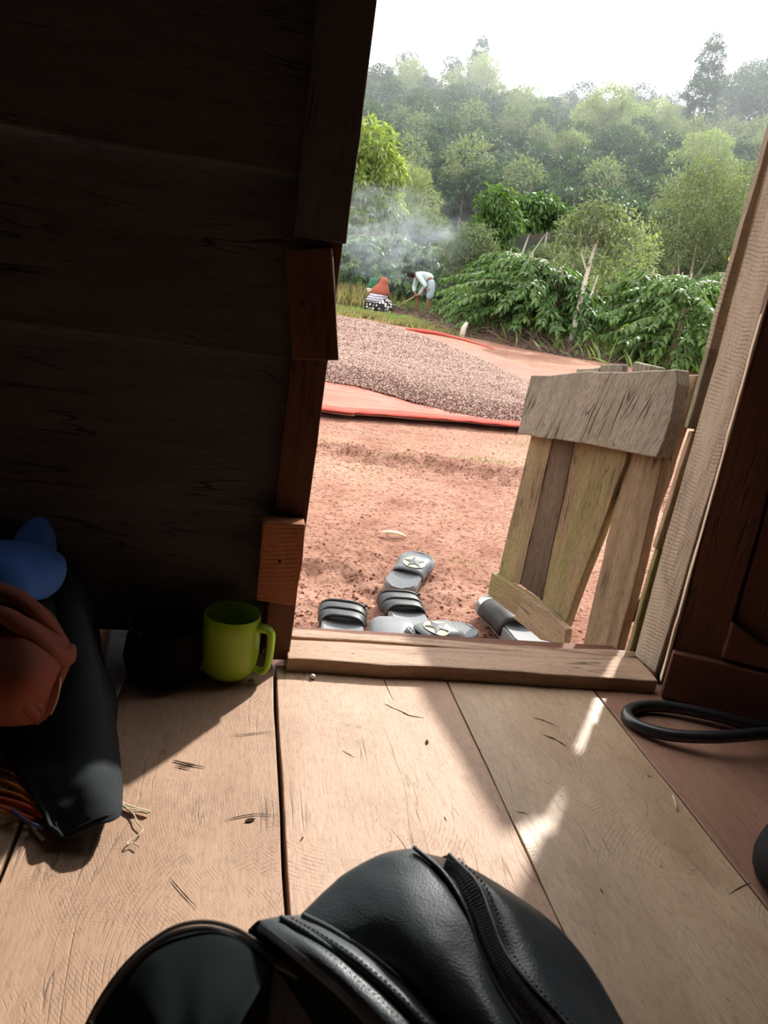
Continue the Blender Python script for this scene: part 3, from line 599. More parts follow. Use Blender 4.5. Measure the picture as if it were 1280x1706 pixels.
def crown_mesh(mat, clumps, nleaf, L_, W_, seed, jitter=.5, droop=.2, outward=.6):
    """clumps: (cx,cy,cz,rx,ry,rz) ellipsoids filled with leaves near their shells"""
    r = np.random.default_rng(seed); vol = np.array([c[3] * c[4] + c[3] * c[5] for c in clumps]); vol = vol / vol.sum(); parts = []
    for c, f in zip(clumps, vol):
        n = max(20, int(nleaf * f)); d = r.normal(0, 1, (n, 3)); d /= np.linalg.norm(d, axis=1)[:, None]; rad = r.uniform(.45, 1.05, n) ** .6
        lump = 1 + .25 * np.sin(d[:, 0] * 5 + seed) * np.cos(d[:, 1] * 6 + d[:, 2] * 4)
        pos = np.array(c[:3]) + d * rad[:, None] * lump[:, None] * np.array(c[3:]); dr = d * outward + r.normal(0, jitter, (n, 3)) - np.array([0, 0, droop]); dr /= np.linalg.norm(dr, axis=1)[:, None]
        parts.append(leaves_np(pos, dr, L_, W_, False, r=r))
    me = leaf_mesh(parts); me.materials.append(mat); return me
def trunk_mesh(mat, lines):
    V, Fc = merge([tube(smoothpts(p, 8), np.linspace(a, b, 8), 7) for p, a, b in lines]); me = mesh(V, Fc, True); me.materials.append(mat); return me
def plant(name, fol, stem, loc, rz, sc, stemname='trunk', folname='foliage', **k):
    e = empty(name, loc, rz, **k); e.scale = (sc, sc, sc) if not hasattr(sc, '__len__') else sc
    f = link(folname, fol, None, e); f['kind'] = 'stuff'
    if stem: link(stemname, stem, None, e)
    return e
def at(x, y, Y, dz=0):                                            # ground point straight below a photo pixel, at distance Y
    p = gy(x, y, Y); return V3((p.x, p.y, ground_z(p.x, p.y) + dz))

# nearest coffee bushes, with their outer leaves as single leaves
lv, lf_, _ = leaves_np(np.zeros((1, 3)), np.array([[1., 0, 0]]), .17, .07, True, r=np.random.default_rng(1))
one = np_mesh(lv, lf_, 3); one.materials.append(M['leaf_coffee']); a_ = one.attributes.new('v', 'FLOAT', 'POINT'); a_.data.foreach_set('value', np.full(8, .8, np.float32))
protos = [coffee_bush(1.75, 1.05, 62, 11), coffee_bush(1.9, 1.15, 66, 23, low=.18), coffee_bush(1.55, .95, 56, 37)]
rows_ = [  # px x, distance, variant, scale, label
    (768, 16.8, 2, .62, 'low coffee bush beside the bending man, where the brush bank begins'),
    (818, 14.6, 0, .88, 'coffee bush behind the brush bank, second to the right of the bending man'),
    (872, 13.9, 1, .95, 'big dark coffee bush overhanging the middle of the brush bank'),
    (925, 13.6, 2, 1.05, 'coffee bush just left of the leaning pale trunk, over the bare earth'),
    (835, 17.2, 1, 1.05, 'tall rounded coffee bush in the second row above the brush bank'),
    (905, 16.4, 0, 1.05, 'second row coffee bush between the rounded one and the leaning pale trunk'),
    (1075, 13.4, 0, 1.02, 'coffee bush right of the pale trunk, above the left end of the gate'),
    (1135, 12.2, 1, .98, 'yellow-tipped drooping coffee bush standing over the gate top'),
    (1190, 13.6, 2, 1.15, 'coffee bush partly hidden by the right door post'),
    (1020, 17.5, 1, .9, 'hazy coffee bush deep between the pale trunk and the right-hand bushes'),
    (1120, 16.6, 0, 1.2, 'tall coffee bush in the row behind the gate-side bushes'),
    (1200, 17.2, 1, 1.2, 'tall coffee bush high behind the door post, under the leafy tree'),
    (640, 22.5, 2, 1.45, 'smoke-veiled coffee bush directly behind the veiled woman'),
    (590, 22.0, 0, 1.2, 'smoke-veiled coffee bush at the edge of the left door post'),
    (700, 22.0, 1, 1.1, 'coffee bush behind the head of the bending man')]
for i, (px, Y, vi, sc, lab) in enumerate(rows_):
    fo, stm, fr = protos[vi]; loc = at(px, 520, Y); rz = RND.uniform(0, 6.28)
    b_ = plant('coffee_bush', fo, stm, loc, rz, (sc, sc, sc * RND.uniform(.93, 1.05)), label=lab, cat='bush')
    if i < 9:
        for k, (p_, d_) in enumerate(fr):
            if k % 2: continue
            o = bpy.data.objects.new('leaf', one); COL.objects.link(o); o.parent = b_; o.location = p_; o.rotation_mode = 'QUATERNION'
            o.rotation_quaternion = d_.to_track_quat('X', 'Z')
# taller single trees of the middle ground
far_coffee = crown_mesh(M['leaf_coffee'], [(0, 0, 1.5, .9, .9, .7), (.5, .2, 1.0, .7, .7, .6), (-.6, 0, 1.1, .7, .6, .6), (0, .3, .6, .9, .9, .5)], 2600, .20, .085, 5, droop=.5)
far_coffee2 = crown_mesh(M['leaf_hazel'], [(0, 0, 1.3, .9, .9, .8), (.6, .2, .9, .7, .7, .7), (-.5, 0, .8, .8, .6, .6)], 2600, .16, .05, 6, droop=.3)
st_short = trunk_mesh(M['bark_pale'], [([(0, 0, -.2), (.05, 0, .8), (0, .05, 1.6)], .04, .02), ([(0, 0, -.2), (-.2, 0, .8), (-.3, .05, 1.5)], .03, .015)])
tree_fine = crown_mesh(M['leaf_hazel'], [(0, 0, 4.6, 1.6, 1.4, 1.2), (1.2, 0, 3.9, 1.3, 1.3, 1.0), (-1.2, .2, 3.8, 1.3, 1.2, 1.1), (.3, .5, 3.0, 1.7, 1.3, .8), (-.5, 0, 5.5, .9, .8, .8), (1.3, 0, 5.1, .8, .8, .8), (-1.7, 0, 2.7, .9, .9, .6), (1.9, 0, 2.8, .8, .9, .7)], 15000, .14, .055, 8, jitter=.8)
tree_fine_t = trunk_mesh(M['bark'], [([(0, 0, -.3), (.05, 0, 1.5), (-.1, 0, 3), (0, 0, 5)], .09, .02), ([(0, 0, .8), (.6, 0, 2.3), (1.3, 0, 4.2)], .05, .015), ([(0, 0, .6), (-.7, .1, 2.2), (-1.4, 0, 4)], .05, .015), ([(.05, 0, 1.4), (.9, .2, 2.4), (1.9, 0, 3)], .035, .01)])
def single(name, fol, stem, px, Y, sc, lab, grp=None, dz=0, rz=None):
    return plant(name, fol, stem, at(px, 500, Y, dz), RND.uniform(0, 6.28) if rz is None else rz, sc, label=lab, cat='tree', group=grp)
single('broadleaf_tree', tree_fine, tree_fine_t, 1140, 24, .80, 'wide grey-green leafy tree with several thin stems rising beside the door post', rz=.3)
single('broadleaf_tree', tree_fine, tree_fine_t, 1222, 27, .86, 'grey-green leafy tree cut off by the upper right door post', rz=2.0)
pale = crown_mesh(M['leaf_hazel'], [(0, 0, 2.3, .8, .7, .55), (.5, 0, 1.9, .6, .5, .5), (-.6, 0, 1.95, .6, .5, .45), (.1, 0, 1.4, .9, .6, .5), (0, 0, .8, .7, .6, .6)], 5200, .14, .05, 15, jitter=.7)
single('leaning_tree', crown_mesh(M['leaf_hazel'], [(.15, 0, 2.75, .7, .6, .38), (-.3, 0, 2.5, .5, .5, .3), (.6, 0, 2.45, .5, .5, .35), (-.5, 0, 2.05, .35, .35, .3), (.35, .2, 2.0, .4, .4, .3), (.0, 0, 3.0, .35, .3, .25)], 2300, .13, .05, 17, jitter=.7),
       trunk_mesh(M['bark_pale'], [([(-.0, 0, -.1), (.04, 0, .7), (.05, 0, 1.5), (.15, 0, 2.7)], .075, .035), ([(.04, 0, .7), (.22, 0, 1.2), (.30, 0, 1.7)], .03, .012), ([(.06, 0, 1.7), (-.15, 0, 2.1), (-.25, 0, 2.5)], .025, .01)]), 964, 13.0, .80, 'slim tree with a leaning pale lichened trunk at the end of the brush bank', rz=-.3)
single('coffee_tree', crown_mesh(M['leaf_coffee'], [(0, 0, 3.6, .55, .5, .5), (.35, 0, 3.1, .6, .5, .45), (-.3, 0, 2.75, .5, .5, .45), (.2, 0, 2.3, .55, .5, .4), (-.1, 0, 1.8, .5, .5, .4)], 2600, .24, .1, 19, droop=.7), trunk_mesh(M['bark_pale'], [([(0, 0, 0), (.05, 0, 2), (0, 0, 3.8)], .05, .02), ([(.1, 0, 0), (.3, 0, 1.6), (.3, 0, 3)], .035, .015)]), 800, 21.5, .86, 'tall large-leaved coffee tree rising above the rounded bush', rz=0)
single('coffee_tree', crown_mesh(M['leaf_coffee'], [(0, 0, 3.4, .75, .6, .4), (.7, 0, 3.2, .6, .5, .35), (-.2, 0, 3.0, .7, .5, .3)], 2200, .24, .1, 21, droop=.8), trunk_mesh(M['bark_pale'], [([(-.5, 0, 0), (-.3, 0, 1.6), (.0, 0, 3.3)], .05, .02), ([(-.4, 0, 1), (.2, 0, 2.2), (.7, 0, 3.2)], .03, .015)]), 868, 23.5, .92, 'flat-topped coffee tree with drooping shiny leaves and bare pale stems', rz=0)
single('coffee_tree', far_coffee, st_short, 925, 24, .95, 'round dark-leaved coffee tree between the flat-topped tree and the pale-trunk tree')
single('broadleaf_tree', crown_mesh(M['leaf_bright'], [(0, 0, 5.2, .9, .9, .8), (.7, 0, 4.4, .8, .8, .7), (-.5, 0, 4.0, 1., .8, .7), (.6, 0, 3.3, .9, .8, .6), (0, 0, 2.5, 1, .8, .6)], 3600, .36, .13, 31, droop=.5), trunk_mesh(M['bark'], [([(0, 0, 0), (.1, 0, 2), (0, 0, 5)], .09, .03)]), 583, 25, .80, 'bright yellow-green broad-leaved tree at the edge of the left door post', rz=0)
single('feathery_tree', crown_mesh(M['leaf_feather'], [(0, 0, 4.0, 1.0, .9, .7), (.9, 0, 3.4, .9, .8, .7), (-.9, 0, 3.2, .9, .8, .7), (.2, 0, 2.6, 1.3, .9, .6), (1.3, 0, 2.3, .8, .7, .6), (-.5, 0, 1.6, 1.2, .9, .6), (-.3, 0, 4.6, .5, .5, .4), (.7, 0, 4.3, .5, .5, .4)], 12000, .12, .04, 33, jitter=.9), trunk_mesh(M['bark_pale'], [([(0, 0, 0), (.1, 0, 2), (0, 0, 4.5)], .07, .02), ([(0, 0, .6), (.5, 0, 2), (1., 0, 3.6)], .05, .015), ([(0, 0, .5), (-.5, 0, 2), (-.9, 0, 3.4)], .05, .015)]), 645, 27, .76, 'pale feathery tree rising out of the smoke left of the coffee trees', rz=0)
single('feathery_tree', pale, st_short, 690, 25, .9, 'small pale feathery tree veiled by smoke behind the bending man')
single('feathery_tree', crown_mesh(M['leaf_feather'], [(0, 0, 1.9, .6, .6, .9), (.3, 0, 1.1, .6, .5, .6), (-.3, 0, .9, .5, .5, .7)], 4200, .12, .045, 35, jitter=.8), st_short, 1030, 16.5, 1.0, 'light yellow-green feathery sapling right of the leaning pale trunk')

# scrub filling the foot of the hill: each its own shrub, alike in the haze
r_ = random.Random(3); n_ = 0
for k in range(64):
    px = r_.uniform(575, 1280); Y = r_.uniform(20, 28)
    if px < 760 and Y < 24: continue
    fo = [far_coffee, far_coffee2, pale][k % 3]; loc = at(px, 480, Y)
    plant('shrub', fo, st_short, loc, r_.uniform(0, 6.28), r_.uniform(.5, .85), label='leafy shrub in the dense growth between the coffee rows and the hill', cat='shrub', group='shrubs at the foot of the hill')
# terraced coffee on the hillside
hillA = crown_mesh(M['leaf_hill'], [(0, 0, 1.9, 1.0, 1.0, .45), (.8, .3, 1.6, .8, .8, .4), (-.8, 0, 1.6, .8, .8, .4)], 1900, .26, .10, 41, droop=.4)
hillB = crown_mesh(M['leaf_hill'], [(0, 0, 2.3, .8, .8, .6), (.4, .3, 1.7, .8, .7, .5)], 1600, .26, .10, 42, droop=.4)
hillC = crown_mesh(M['leaf_hazel'], [(0, 0, 2.5, .9, .9, .9), (.3, .3, 1.7, .9, .8, .6)], 1700, .22, .08, 43)
hillT = trunk_mesh(M['bark_pale'], [([(0, 0, -.8), (.05, 0, .8), (0, .05, 1.9)], .05, .03), ([(.4, 0, -.8), (.45, 0, .8), (.6, .05, 1.6)], .04, .03)])
hx, hy = c2w((0, 0, 1)).x, c2w((0, 0, 1)).y; n_ = 0; r_ = random.Random(12)
for row, r0 in enumerate([36, 39, 42, 45, 48, 51.5, 55, 59, 63, 67.5, 72, 77, 82, 87, 92]):
    cnt = 19
    for k in range(cnt):
        az = math.radians(4.5 + 31 * (k + r_.uniform(.1, .9)) / cnt); rr = r0 + r_.uniform(-1.0, 1.0); x, y = math.sin(az) * rr, math.cos(az) * rr
        kind = r_.choice([hillA, hillA, hillB, hillB, hillC])
        plant('coffee_shrub', kind, hillT, (x, y, land(x, y)), r_.uniform(0, 6.28), r_.uniform(.95, 1.35) * .82 * (1 + .002 * rr), label='small coffee shrub on the terraced hillside', cat='shrub', group='coffee shrubs in rows on the hillside')
# undergrowth between them
P_ = []; D_ = []
for k in range(30000):
    az = math.radians(r_.uniform(3, 37)); rr = 30 + 68 * r_.random() ** .8; x, y = math.sin(az) * rr, math.cos(az) * rr
    if noise.noise(V3((x * .11, y * .11, 5))) < -.04: continue
    P_.append((x, y, land(x, y) - .05 + r_.uniform(0, .9))); D_.append(V3((r_.gauss(0, 1), r_.gauss(0, 1), .7)).normalized())
me = leaf_mesh([leaves_np(np.array(P_), np.array(D_), .5, .2)]); link('undergrowth', me, M['leaf_hill'], label='low green undergrowth covering the slope between the coffee shrubs', cat='undergrowth', kind='stuff')
# larger trees standing on the hill and its crest
euc = crown_mesh(M['leaf_dark'], [(0, 0, 8.2, 1.1, 1.1, 1.1), (.4, 0, 6.8, 1.5, 1.3, 1.1), (-.6, 0, 5.6, 1.5, 1.3, 1.1), (.5, 0, 4.4, 1.3, 1.3, .9), (-.1, 0, 9.2, .6, .6, .6)], 9000, .24, .08, 51)
eucT = trunk_mesh(M['bark_pale'], [([(0, 0, -1), (.1, 0, 4), (0, 0, 9)], .16, .05), ([(0, 0, 3), (.7, 0, 5), (.6, 0, 7)], .07, .03)])
open_ = crown_mesh(M['leaf_dark'], [(0, 0, 5.6, 1.1, 1.1, .6), (1.3, 0, 5.0, .8, .8, .5), (-1.1, .3, 4.7, .9, .9, .5), (.5, .3, 4.1, .9, .9, .5)], 3200, .22, .08, 52)
openT = trunk_mesh(M['bark_pale'], [([(0, 0, -1), (.1, 0, 2.5), (0, 0, 5.5)], .09, .04), ([(0, 0, 2), (.7, 0, 3.4), (1.3, 0, 4.8)], .05, .03), ([(0, 0, 1.8), (-.6, 0, 3.2), (-1.1, 0, 4.6)], .05, .03)])
rnd = crown_mesh(M['leaf_dark'], [(0, 0, 3.4, 1.3, 1.3, 1.1), (.9, 0, 2.6, 1.1, 1.1, .9), (-.9, 0, 2.4, 1.1, 1.1, .9)], 5000, .22, .08, 53)
pal2 = crown_mesh(M['leaf_feather'], [(0, 0, 3.8, 1.2, 1.2, .9), (1.1, 0, 3.0, 1.1, 1.1, .8), (-1.0, 0, 2.8, 1.1, 1.1, .8), (0, 0, 2.0, 1.5, 1.2, .7)], 8000, .2, .06, 54)
lowT = trunk_mesh(M['bark_pale'], [([(0, 0, -1), (.05, 0, 1), (0, 0, 2.2)], .08, .05), ([(.1, 0, 0), (.4, 0, 1), (.6, 0, 1.9)], .05, .03)])
def on_hill(fol, stem, px, r0, sc, lab, name='hill_tree', grp=None):
    d = ray(px, 475 + .152 * (px - 697)); az = math.atan2(d.x, d.y); x, y = math.sin(az) * r0, math.cos(az) * r0
    plant(name, fol, stem, (x, y, land(x, y)), r_.uniform(0, 6.28), sc, label=lab, cat='tree', group=grp)
on_hill(euc, eucT, 1082, 68, .95, 'tall dark eucalyptus towering over the hill, high on the right')
on_hill(open_, openT, 633, 92, .9, 'thin open tree on the crest beside the left door post')
on_hill(open_, openT, 655, 93, .7, 'smaller thin tree on the crest, second from the left door post')
on_hill(open_, openT, 697, 92, .95, 'open airy tree standing alone on the crest against the sky')
on_hill(euc, eucT, 738, 90, .85, 'taller tapering tree in the crest group, with a pointed top')
on_hill(pal2, lowT, 750, 86, 1.35, 'broad pale tree leaning out of the crest group')
on_hill(pal2, lowT, 722, 88, 1.1, 'pale bushy tree filling the left of the crest group')
on_hill(pal2, lowT, 828, 90, 1.0, 'pale yellow-green tree on the dip of the crest')
for px, sc in ((855, .8), (880, .95), (905, 1.15), (935, .9), (968, 1.1), (990, 1.15), (1020, 1.0), (1050, 1.05)):
    on_hill(rnd, lowT, px, 93 + r_.uniform(-2, 2), sc * 1.1, 'dark rounded tree in the line along the crest', grp='dark trees along the crest')
on_hill(open_, openT, 1120, 88, 1.1, 'open dark tree on the crest right of the tall eucalyptus')
on_hill(open_, openT, 1150, 84, 1.25, 'spreading open tree at the highest point right of the eucalyptus')
on_hill(rnd, lowT, 1140, 80, 1.5, 'dense dark tree below the spreading crest tree')
on_hill(open_, openT, 1195, 82, 1.2, 'airy tree with sky showing through, near the right door post')
on_hill(rnd, lowT, 1185, 76, 1.6, 'big dark hazy tree on the slope near the right door post')
on_hill(open_, openT, 1235, 80, 1.1, 'airy tree touching the right door post on the crest')
on_hill(pal2, lowT, 948, 58, 1.15, 'pale rounded tree in the middle of the hillside')
on_hill(pal2, lowT, 1020, 60, 1.0, 'pale bushy tree left of the eucalyptus foot')
on_hill(rnd, lowT, 1005, 56, .8, 'small dark round tree on bare stems, mid slope')
on_hill(pal2, lowT, 905, 48, .7, 'low pale shrub tree on the lower slope')
on_hill(pal2, lowT, 640, 80, .9, 'pale tree on the upper left slope')
on_hill(pal2, lowT, 1110, 45, .95, 'soft pale tree just above the leafy tree')
on_hill(pal2, lowT, 1240, 40, .95, 'soft pale tree top beside the right door post')

# brush bank, weeds and grass
def twigs(name, n, f, Lr, Rr, m, seed, **k):
    r = np.random.default_rng(seed); V = []; Fv = []; Vs = []; Fs = []
    for i in range(n):
        p = V3(f(r)); d = V3((r.normal(0, 1), r.normal(0, 1), r.normal(0, .45))).normalized(); L0 = r.uniform(*Lr); R0_ = r.uniform(*Rr); s = d.cross(V3((.3, .2, 1))).normalized(); u = s.cross(d)
        mid = p + d * L0 * .5 + u * L0 * r.normal(0, .12); b = len(Vs)
        for c_, q in ((p, 1), (mid, .8), (p + d * L0, .4)):
            for a in (0, 2.09, 4.19): Vs.append(c_ + (s * math.cos(a) + u * math.sin(a)) * R0_ * q)
        for j in (0, 3):
            for a in range(3): Fs.append((b + j + a, b + j + (a + 1) % 3, b + j + 3 + (a + 1) % 3, b + j + 3 + a))
    return link(name, mesh(Vs, Fs), m, **k)
BK = smoothpts([at(640, 520, 19.6), at(690, 535, 18.0), at(740, 545, 16.0), at(800, 565, 14.4), at(870, 580, 13.3), at(930, 590, 12.9), at(985, 596, 12.7)], 40)
def on_bank(r):
    k = r.integers(2, 40); c_ = BK[k]; dx, dy = r.normal(0, .22), r.normal(0, .45); return (c_.x + dx, c_.y + dy, ground_z(c_.x, c_.y) + .02 + max(0, .2 - .25 * abs(dy)) * r.random())
M['twig'] = plain('twig', (.11, .075, .055), .9, .1, nscale=3, namp=.5)
twigs('brush_pile', 3600, on_bank, (.1, .4), (.004, .012), M['twig'], 3, label='dark bank of dry twigs and leaf litter below the coffee bushes', cat='brush', kind='stuff')
V = []; Fc = []
for i, c_ in enumerate(BK):
    t_ = (BK[min(i + 1, 39)] - BK[max(i - 1, 0)]).normalized(); s_ = V3((-t_.y, t_.x, 0))
    for j in range(9): u = (j - 4) / 4; V.append(c_ + s_ * u * .75 + V3((0, 0, .16 * math.cos(u * 1.57) * min(1, i / 6) + .03 * noise.noise(V3((i * .9, j * .8, 0))) - .02)))
Fc = [(i * 9 + j, i * 9 + j + 1, (i + 1) * 9 + j + 1, (i + 1) * 9 + j) for i in range(39) for j in range(8)]
link('brush_mound', mesh(V, Fc, True), plain('mould', (.085, .05, .035), .95, .1, nscale=8, namp=.6), kind='structure')
def grass(name, n, f, L_, W_, m, seed, lean=.4, **k):
    r = np.random.default_rng(seed); P = np.array([f(r) for _ in range(n)]); P = P[[noise.noise(V3((q[0] * 1.9, q[1] * 1.9, seed))) > -.02 for q in P]]; n = len(P); D = np.stack([r.normal(0, lean, n), r.normal(0, lean, n), np.ones(n)], 1); D /= np.linalg.norm(D, axis=1)[:, None]
    return link(name, leaf_mesh([leaves_np(P, D, L_, W_, r=r)]), m, **k)
M['grass_dry'] = leafmat('grass_dry', (.11, .14, .05), (.36, .27, .16), .7, .35)
M['grass_green'] = leafmat('grass_green', (.08, .15, .04), (.22, .29, .09), .6, .35)
def strip(pxs, spread):
    C_ = [at(px, 500, Y) for px, Y in pxs]
    def f(r): a = r.random() * (len(C_) - 1); i = int(a); c_ = C_[i].lerp(C_[i + 1], a - i); x, y = c_.x + r.normal(0, spread * .5), c_.y + r.normal(0, spread); return (x, y, ground_z(x, y) - .01)
    return f
grass('dry_grass', 6500, strip([(545, 15.4), (600, 15.6), (640, 15.5), (690, 14.9), (730, 14.2)], .5), .15, .018, M['grass_dry'], 1, .6, label='dry yellow grass along the far edge of the drying coffee', cat='grass', kind='stuff')
grass('tall_grass', 2400, strip([(550, 19.5), (590, 20), (615, 20.5)], .6), .5, .02, M['grass_dry'], 2, .25, label='tall dry grass behind the seated woman', cat='grass', kind='stuff')
grass('green_weeds', 2600, strip([(560, 15.8), (610, 16.2), (660, 15.8), (700, 15.4)], .35), .16, .04, M['grass_green'], 9, .8, label='low green weeds among the dry grass beside the drying coffee', cat='weeds', kind='stuff')
grass('green_weeds', 8000, strip([(590, 21.5), (660, 21.8), (720, 20.5), (760, 18)], .8), .35, .05, M['grass_green'], 3, .7, label='green weeds behind the two workers', cat='weeds', kind='stuff')
grass('green_weeds', 6500, strip([(905, 14.0), (960, 14.2), (1010, 14.2), (1080, 14.0), (1180, 13.6), (1240, 13.6)], .9), .38, .05, M['grass_green'], 4, .7, label='light green weeds under the coffee bushes beyond the gate', cat='weeds', kind='stuff')
grass('yard_grass', 500, lambda r: (lambda x, y: (x, y, near(x, y) - .003))(*[(.55 + r.normal(0, .3), 3.5 + r.normal(0, .12)), (1.6 + r.normal(0, .1), 3.95 + r.normal(0, .06)), (1.2 + r.normal(0, .12), 3.4 + r.normal(0, .05)), (.75 + r.normal(0, .25), 2.95 + r.normal(0, .1))][r.integers(0, 4)]), .022, .004, M['grass_green'], 6, .8, label='sparse tiny grass tufts on the trodden yard', cat='grass', kind='stuff')
for (x0, y0, x1, y1, lab) in ((1075, 570, 1145, 585, 'dead fallen branch under the coffee bushes, level above the gate'),):
    c0, c1 = gy(x0, y0, 12.6), gy(x1, y1, 12.6); v, f = tube(smoothpts([c0, c0.lerp(c1, .4) + V3((0, 0, .05)), c1], 8), np.linspace(.03, .015, 8), 6); link('fallen_branch', mesh(v, f, True), M['bark_pale'], label=lab, cat='branch')
for px, py, h_, lab in ((768, 566, .25, 'pale stump beside the brush bank near the tarpaulin corner'), (1108, 600, .45, 'short pale post under the coffee bush behind the gate'), (1022, 596, .4, 'short pale stake right of the leaning trunk')):
    c0 = at(px, py, 13.4); v, f = tube([c0 + V3((0, 0, -.05)), c0 + V3((.02, 0, h_ * .6)), c0 + V3((.06, 0, h_))], [.06, .05, .03], 7); link('stake', mesh(v, f, True), M['bark_pale'], label=lab, cat='stake')
yl = gy(1216, 438, 9.0); v, f, _ = leaves_np(np.array([list(yl + V3((0, 0, .08)))] * 3), np.array([[.2, 0, -1], [-.25, .1, -.9], [.5, .2, -.8]]), .11, .07, True); me = np_mesh(v, f, 3)
br = empty('yellow_leaf_sprig', (yl.x + .5, yl.y, GZ), label='thin sprig with a bright yellow leaf peeking past the right door post', cat='sapling')
o = link('leaf', me, plain('yellow_leaf', (.75, .60, .02), .5), br); o.matrix_parent_inverse = Matrix.Translation(-br.location); o['kind'] = 'stuff'; o['label'] = 'bright yellow leaves'
v, f = tube(smoothpts([br.location, br.location + V3((-.1, 0, .8)), yl + V3((0, 0, .09))], 8), np.linspace(.012, .003, 8), 5); o = link('stem', mesh(v, f, True), M['bark'], br); o.matrix_parent_inverse = Matrix.Translation(-br.location)

# smoke drifting from the burning pit, and thin haze over the valley
m = bpy.data.materials.new('smoke'); m.use_nodes = True; t = m.node_tree; t.nodes.clear(); l = t.links.new
pv = N(t, 'ShaderNodeVolumePrincipled'); ou = N(t, 'ShaderNodeOutputMaterial'); oc = N(t, 'ShaderNodeTexCoord').outputs['Object']
gr = N(t, 'ShaderNodeTexGradient', gradient_type='SPHERICAL'); mpg = N(t, 'ShaderNodeMapping'); mpg.inputs['Scale'].default_value = (1 / 2.6, 1 / 1.6, 1 / 1.5); l(oc, mpg.inputs['Vector']); l(mpg.outputs['Vector'], gr.inputs['Vector'])
sn = ramp(t, noise_(t, oc, 1.1, 5, .65, (1, 1, 1.5), 1.4), (.45, 0.), (.75, 1.))
dens = math_(t, 'MULTIPLY', math_(t, 'MULTIPLY', sn, math_(t, 'POWER', gr.outputs['Fac'], .7)), .9)
l(dens, pv.inputs['Density']); pv.inputs['Color'].default_value = (.80, .88, 1, 1); pv.inputs['Anisotropy'].default_value = .3; l(pv.outputs[0], ou.inputs['Volume'])
c0 = gy(655, 405, 20.8); bm = bmesh.new(); bmesh.ops.create_uvsphere(bm, u_segments=24, v_segments=14, radius=1)
for v in bm.verts: v.co = V3((v.co.x * 2.6, v.co.y * 1.6, v.co.z * 1.5))
me = bpy.data.meshes.new('smoke'); bm.to_mesh(me); bm.free(); o = link('smoke', me, m, label='thin blue-white smoke drifting over the bushes behind the two workers', cat='smoke', kind='stuff'); o.location = c0

# ------------------------------------------------------------------ people
def skin_body(name, joints, bones, m, parent, sub=2):
    """one continuous surface grown over a skeleton: joints {name:(pos, radius)}, first joint is the root"""
    ks = list(joints); bm = bmesh.new(); sl_ = bm.verts.layers.skin.verify(); vs = {}
    for i, k in enumerate(ks):
        p_, r_q = joints[k]; v = bm.verts.new(p_); v[sl_].radius = (r_q if hasattr(r_q, '__len__') else (r_q, r_q)); v[sl_].use_root = (i == 0); vs[k] = v
    for a, b in bones: bm.edges.new((vs[a], vs[b]))
    me = bpy.data.meshes.new(name); bm.to_mesh(me); bm.free(); me.materials.append(m)
    o = link(name, me, None, parent); mod(o, 'SKIN', use_smooth_shade=True); mod(o, 'SUBSURF', levels=sub, render_levels=sub); return o
def ball(c, rx, ry, rz, seg=16, rg=10):
    V, Fc = [], []
    for i in range(rg + 1):
        th = math.pi * i / rg
        for k in range(seg): a = 2 * math.pi * k / seg; V.append(V3(c) + V3((rx * math.sin(th) * math.cos(a), ry * math.sin(th) * math.sin(a), rz * math.cos(th))))
    for i in range(rg):
        for k in range(seg): Fc.append((i * seg + k, (i + 1) * seg + k, (i + 1) * seg + (k + 1) % seg, i * seg + (k + 1) % seg))
    return V, Fc
M['skin'] = plain('skin', (.20, .095, .06), .55, .3)
M['hair'] = plain('hair', (.014, .011, .010), .8, .2)
M['shirt'] = plain('shirt', (.46, .56, .55), .85, .1, nscale=10, namp=.12)
M['shorts'] = plain('shorts', (.34, .42, .46), .85, .1, nscale=12, namp=.12)
M['navy'] = plain('navy', (.05, .065, .11), .85, .1)
M['tool'] = plain('tool_wood', (.50, .36, .22), .7)
def face(head, fwd_, parent, m=M['hair']):                        # eyes, brows and mouth on a head ball
    fwd_ = V3(fwd_).normalized(); sd = fwd_.cross(V3((0, 0, 1))).normalized(); up_ = sd.cross(fwd_); V = []
    for s in (-1, 1):
        V.append(ball(head + fwd_ * .088 + sd * s * .032 + up_ * .012, .012, .012, .007, 8, 6))
    V.append(ball(head + fwd_ * .082 - up_ * .05, .022, .022, .006, 8, 6)); v, f = merge(V); return link('face_features', mesh(v, f, True), m, parent)
FM = at(709, 531, 18.6)
man = empty('person', FM, math.radians(-12), label='barefoot person in pale teal shirt and shorts bending over a hoe', cat='person')
J = {'pelvis': ((.0, 0, .86), .115), 'waist': ((-.10, .0, .95), .105), 'chest': ((-.26, 0, .99), .12), 'neck': ((-.40, 0, .97), .05), 'neck2': ((-.45, 0, .955), .048), 'head': ((-.515, 0, .93), (.085, .095)), 'chin': ((-.55, 0, .87), .05),
     'hipL': ((.03, -.09, .83), .09), 'kneeL': ((.0, -.10, .43), .055), 'ankL': ((.06, -.10, .08), .035), 'toeL': ((-.08, -.11, .03), .035),
     'hipR': ((-.04, .10, .82), .09), 'kneeR': ((-.27, .13, .46), .055), 'ankR': ((-.24, .13, .09), .035), 'toeR': ((-.38, .13, .04), .035),
     'shL': ((-.31, -.17, .95), .055), 'elL': ((-.10, -.25, .74), .04), 'haL': ((-.13, -.14, .64), .026), 'shR': ((-.33, .17, .93), .055), 'elR': ((-.38, .18, .68), .04), 'haR': ((-.31, .02, .50), .026)}
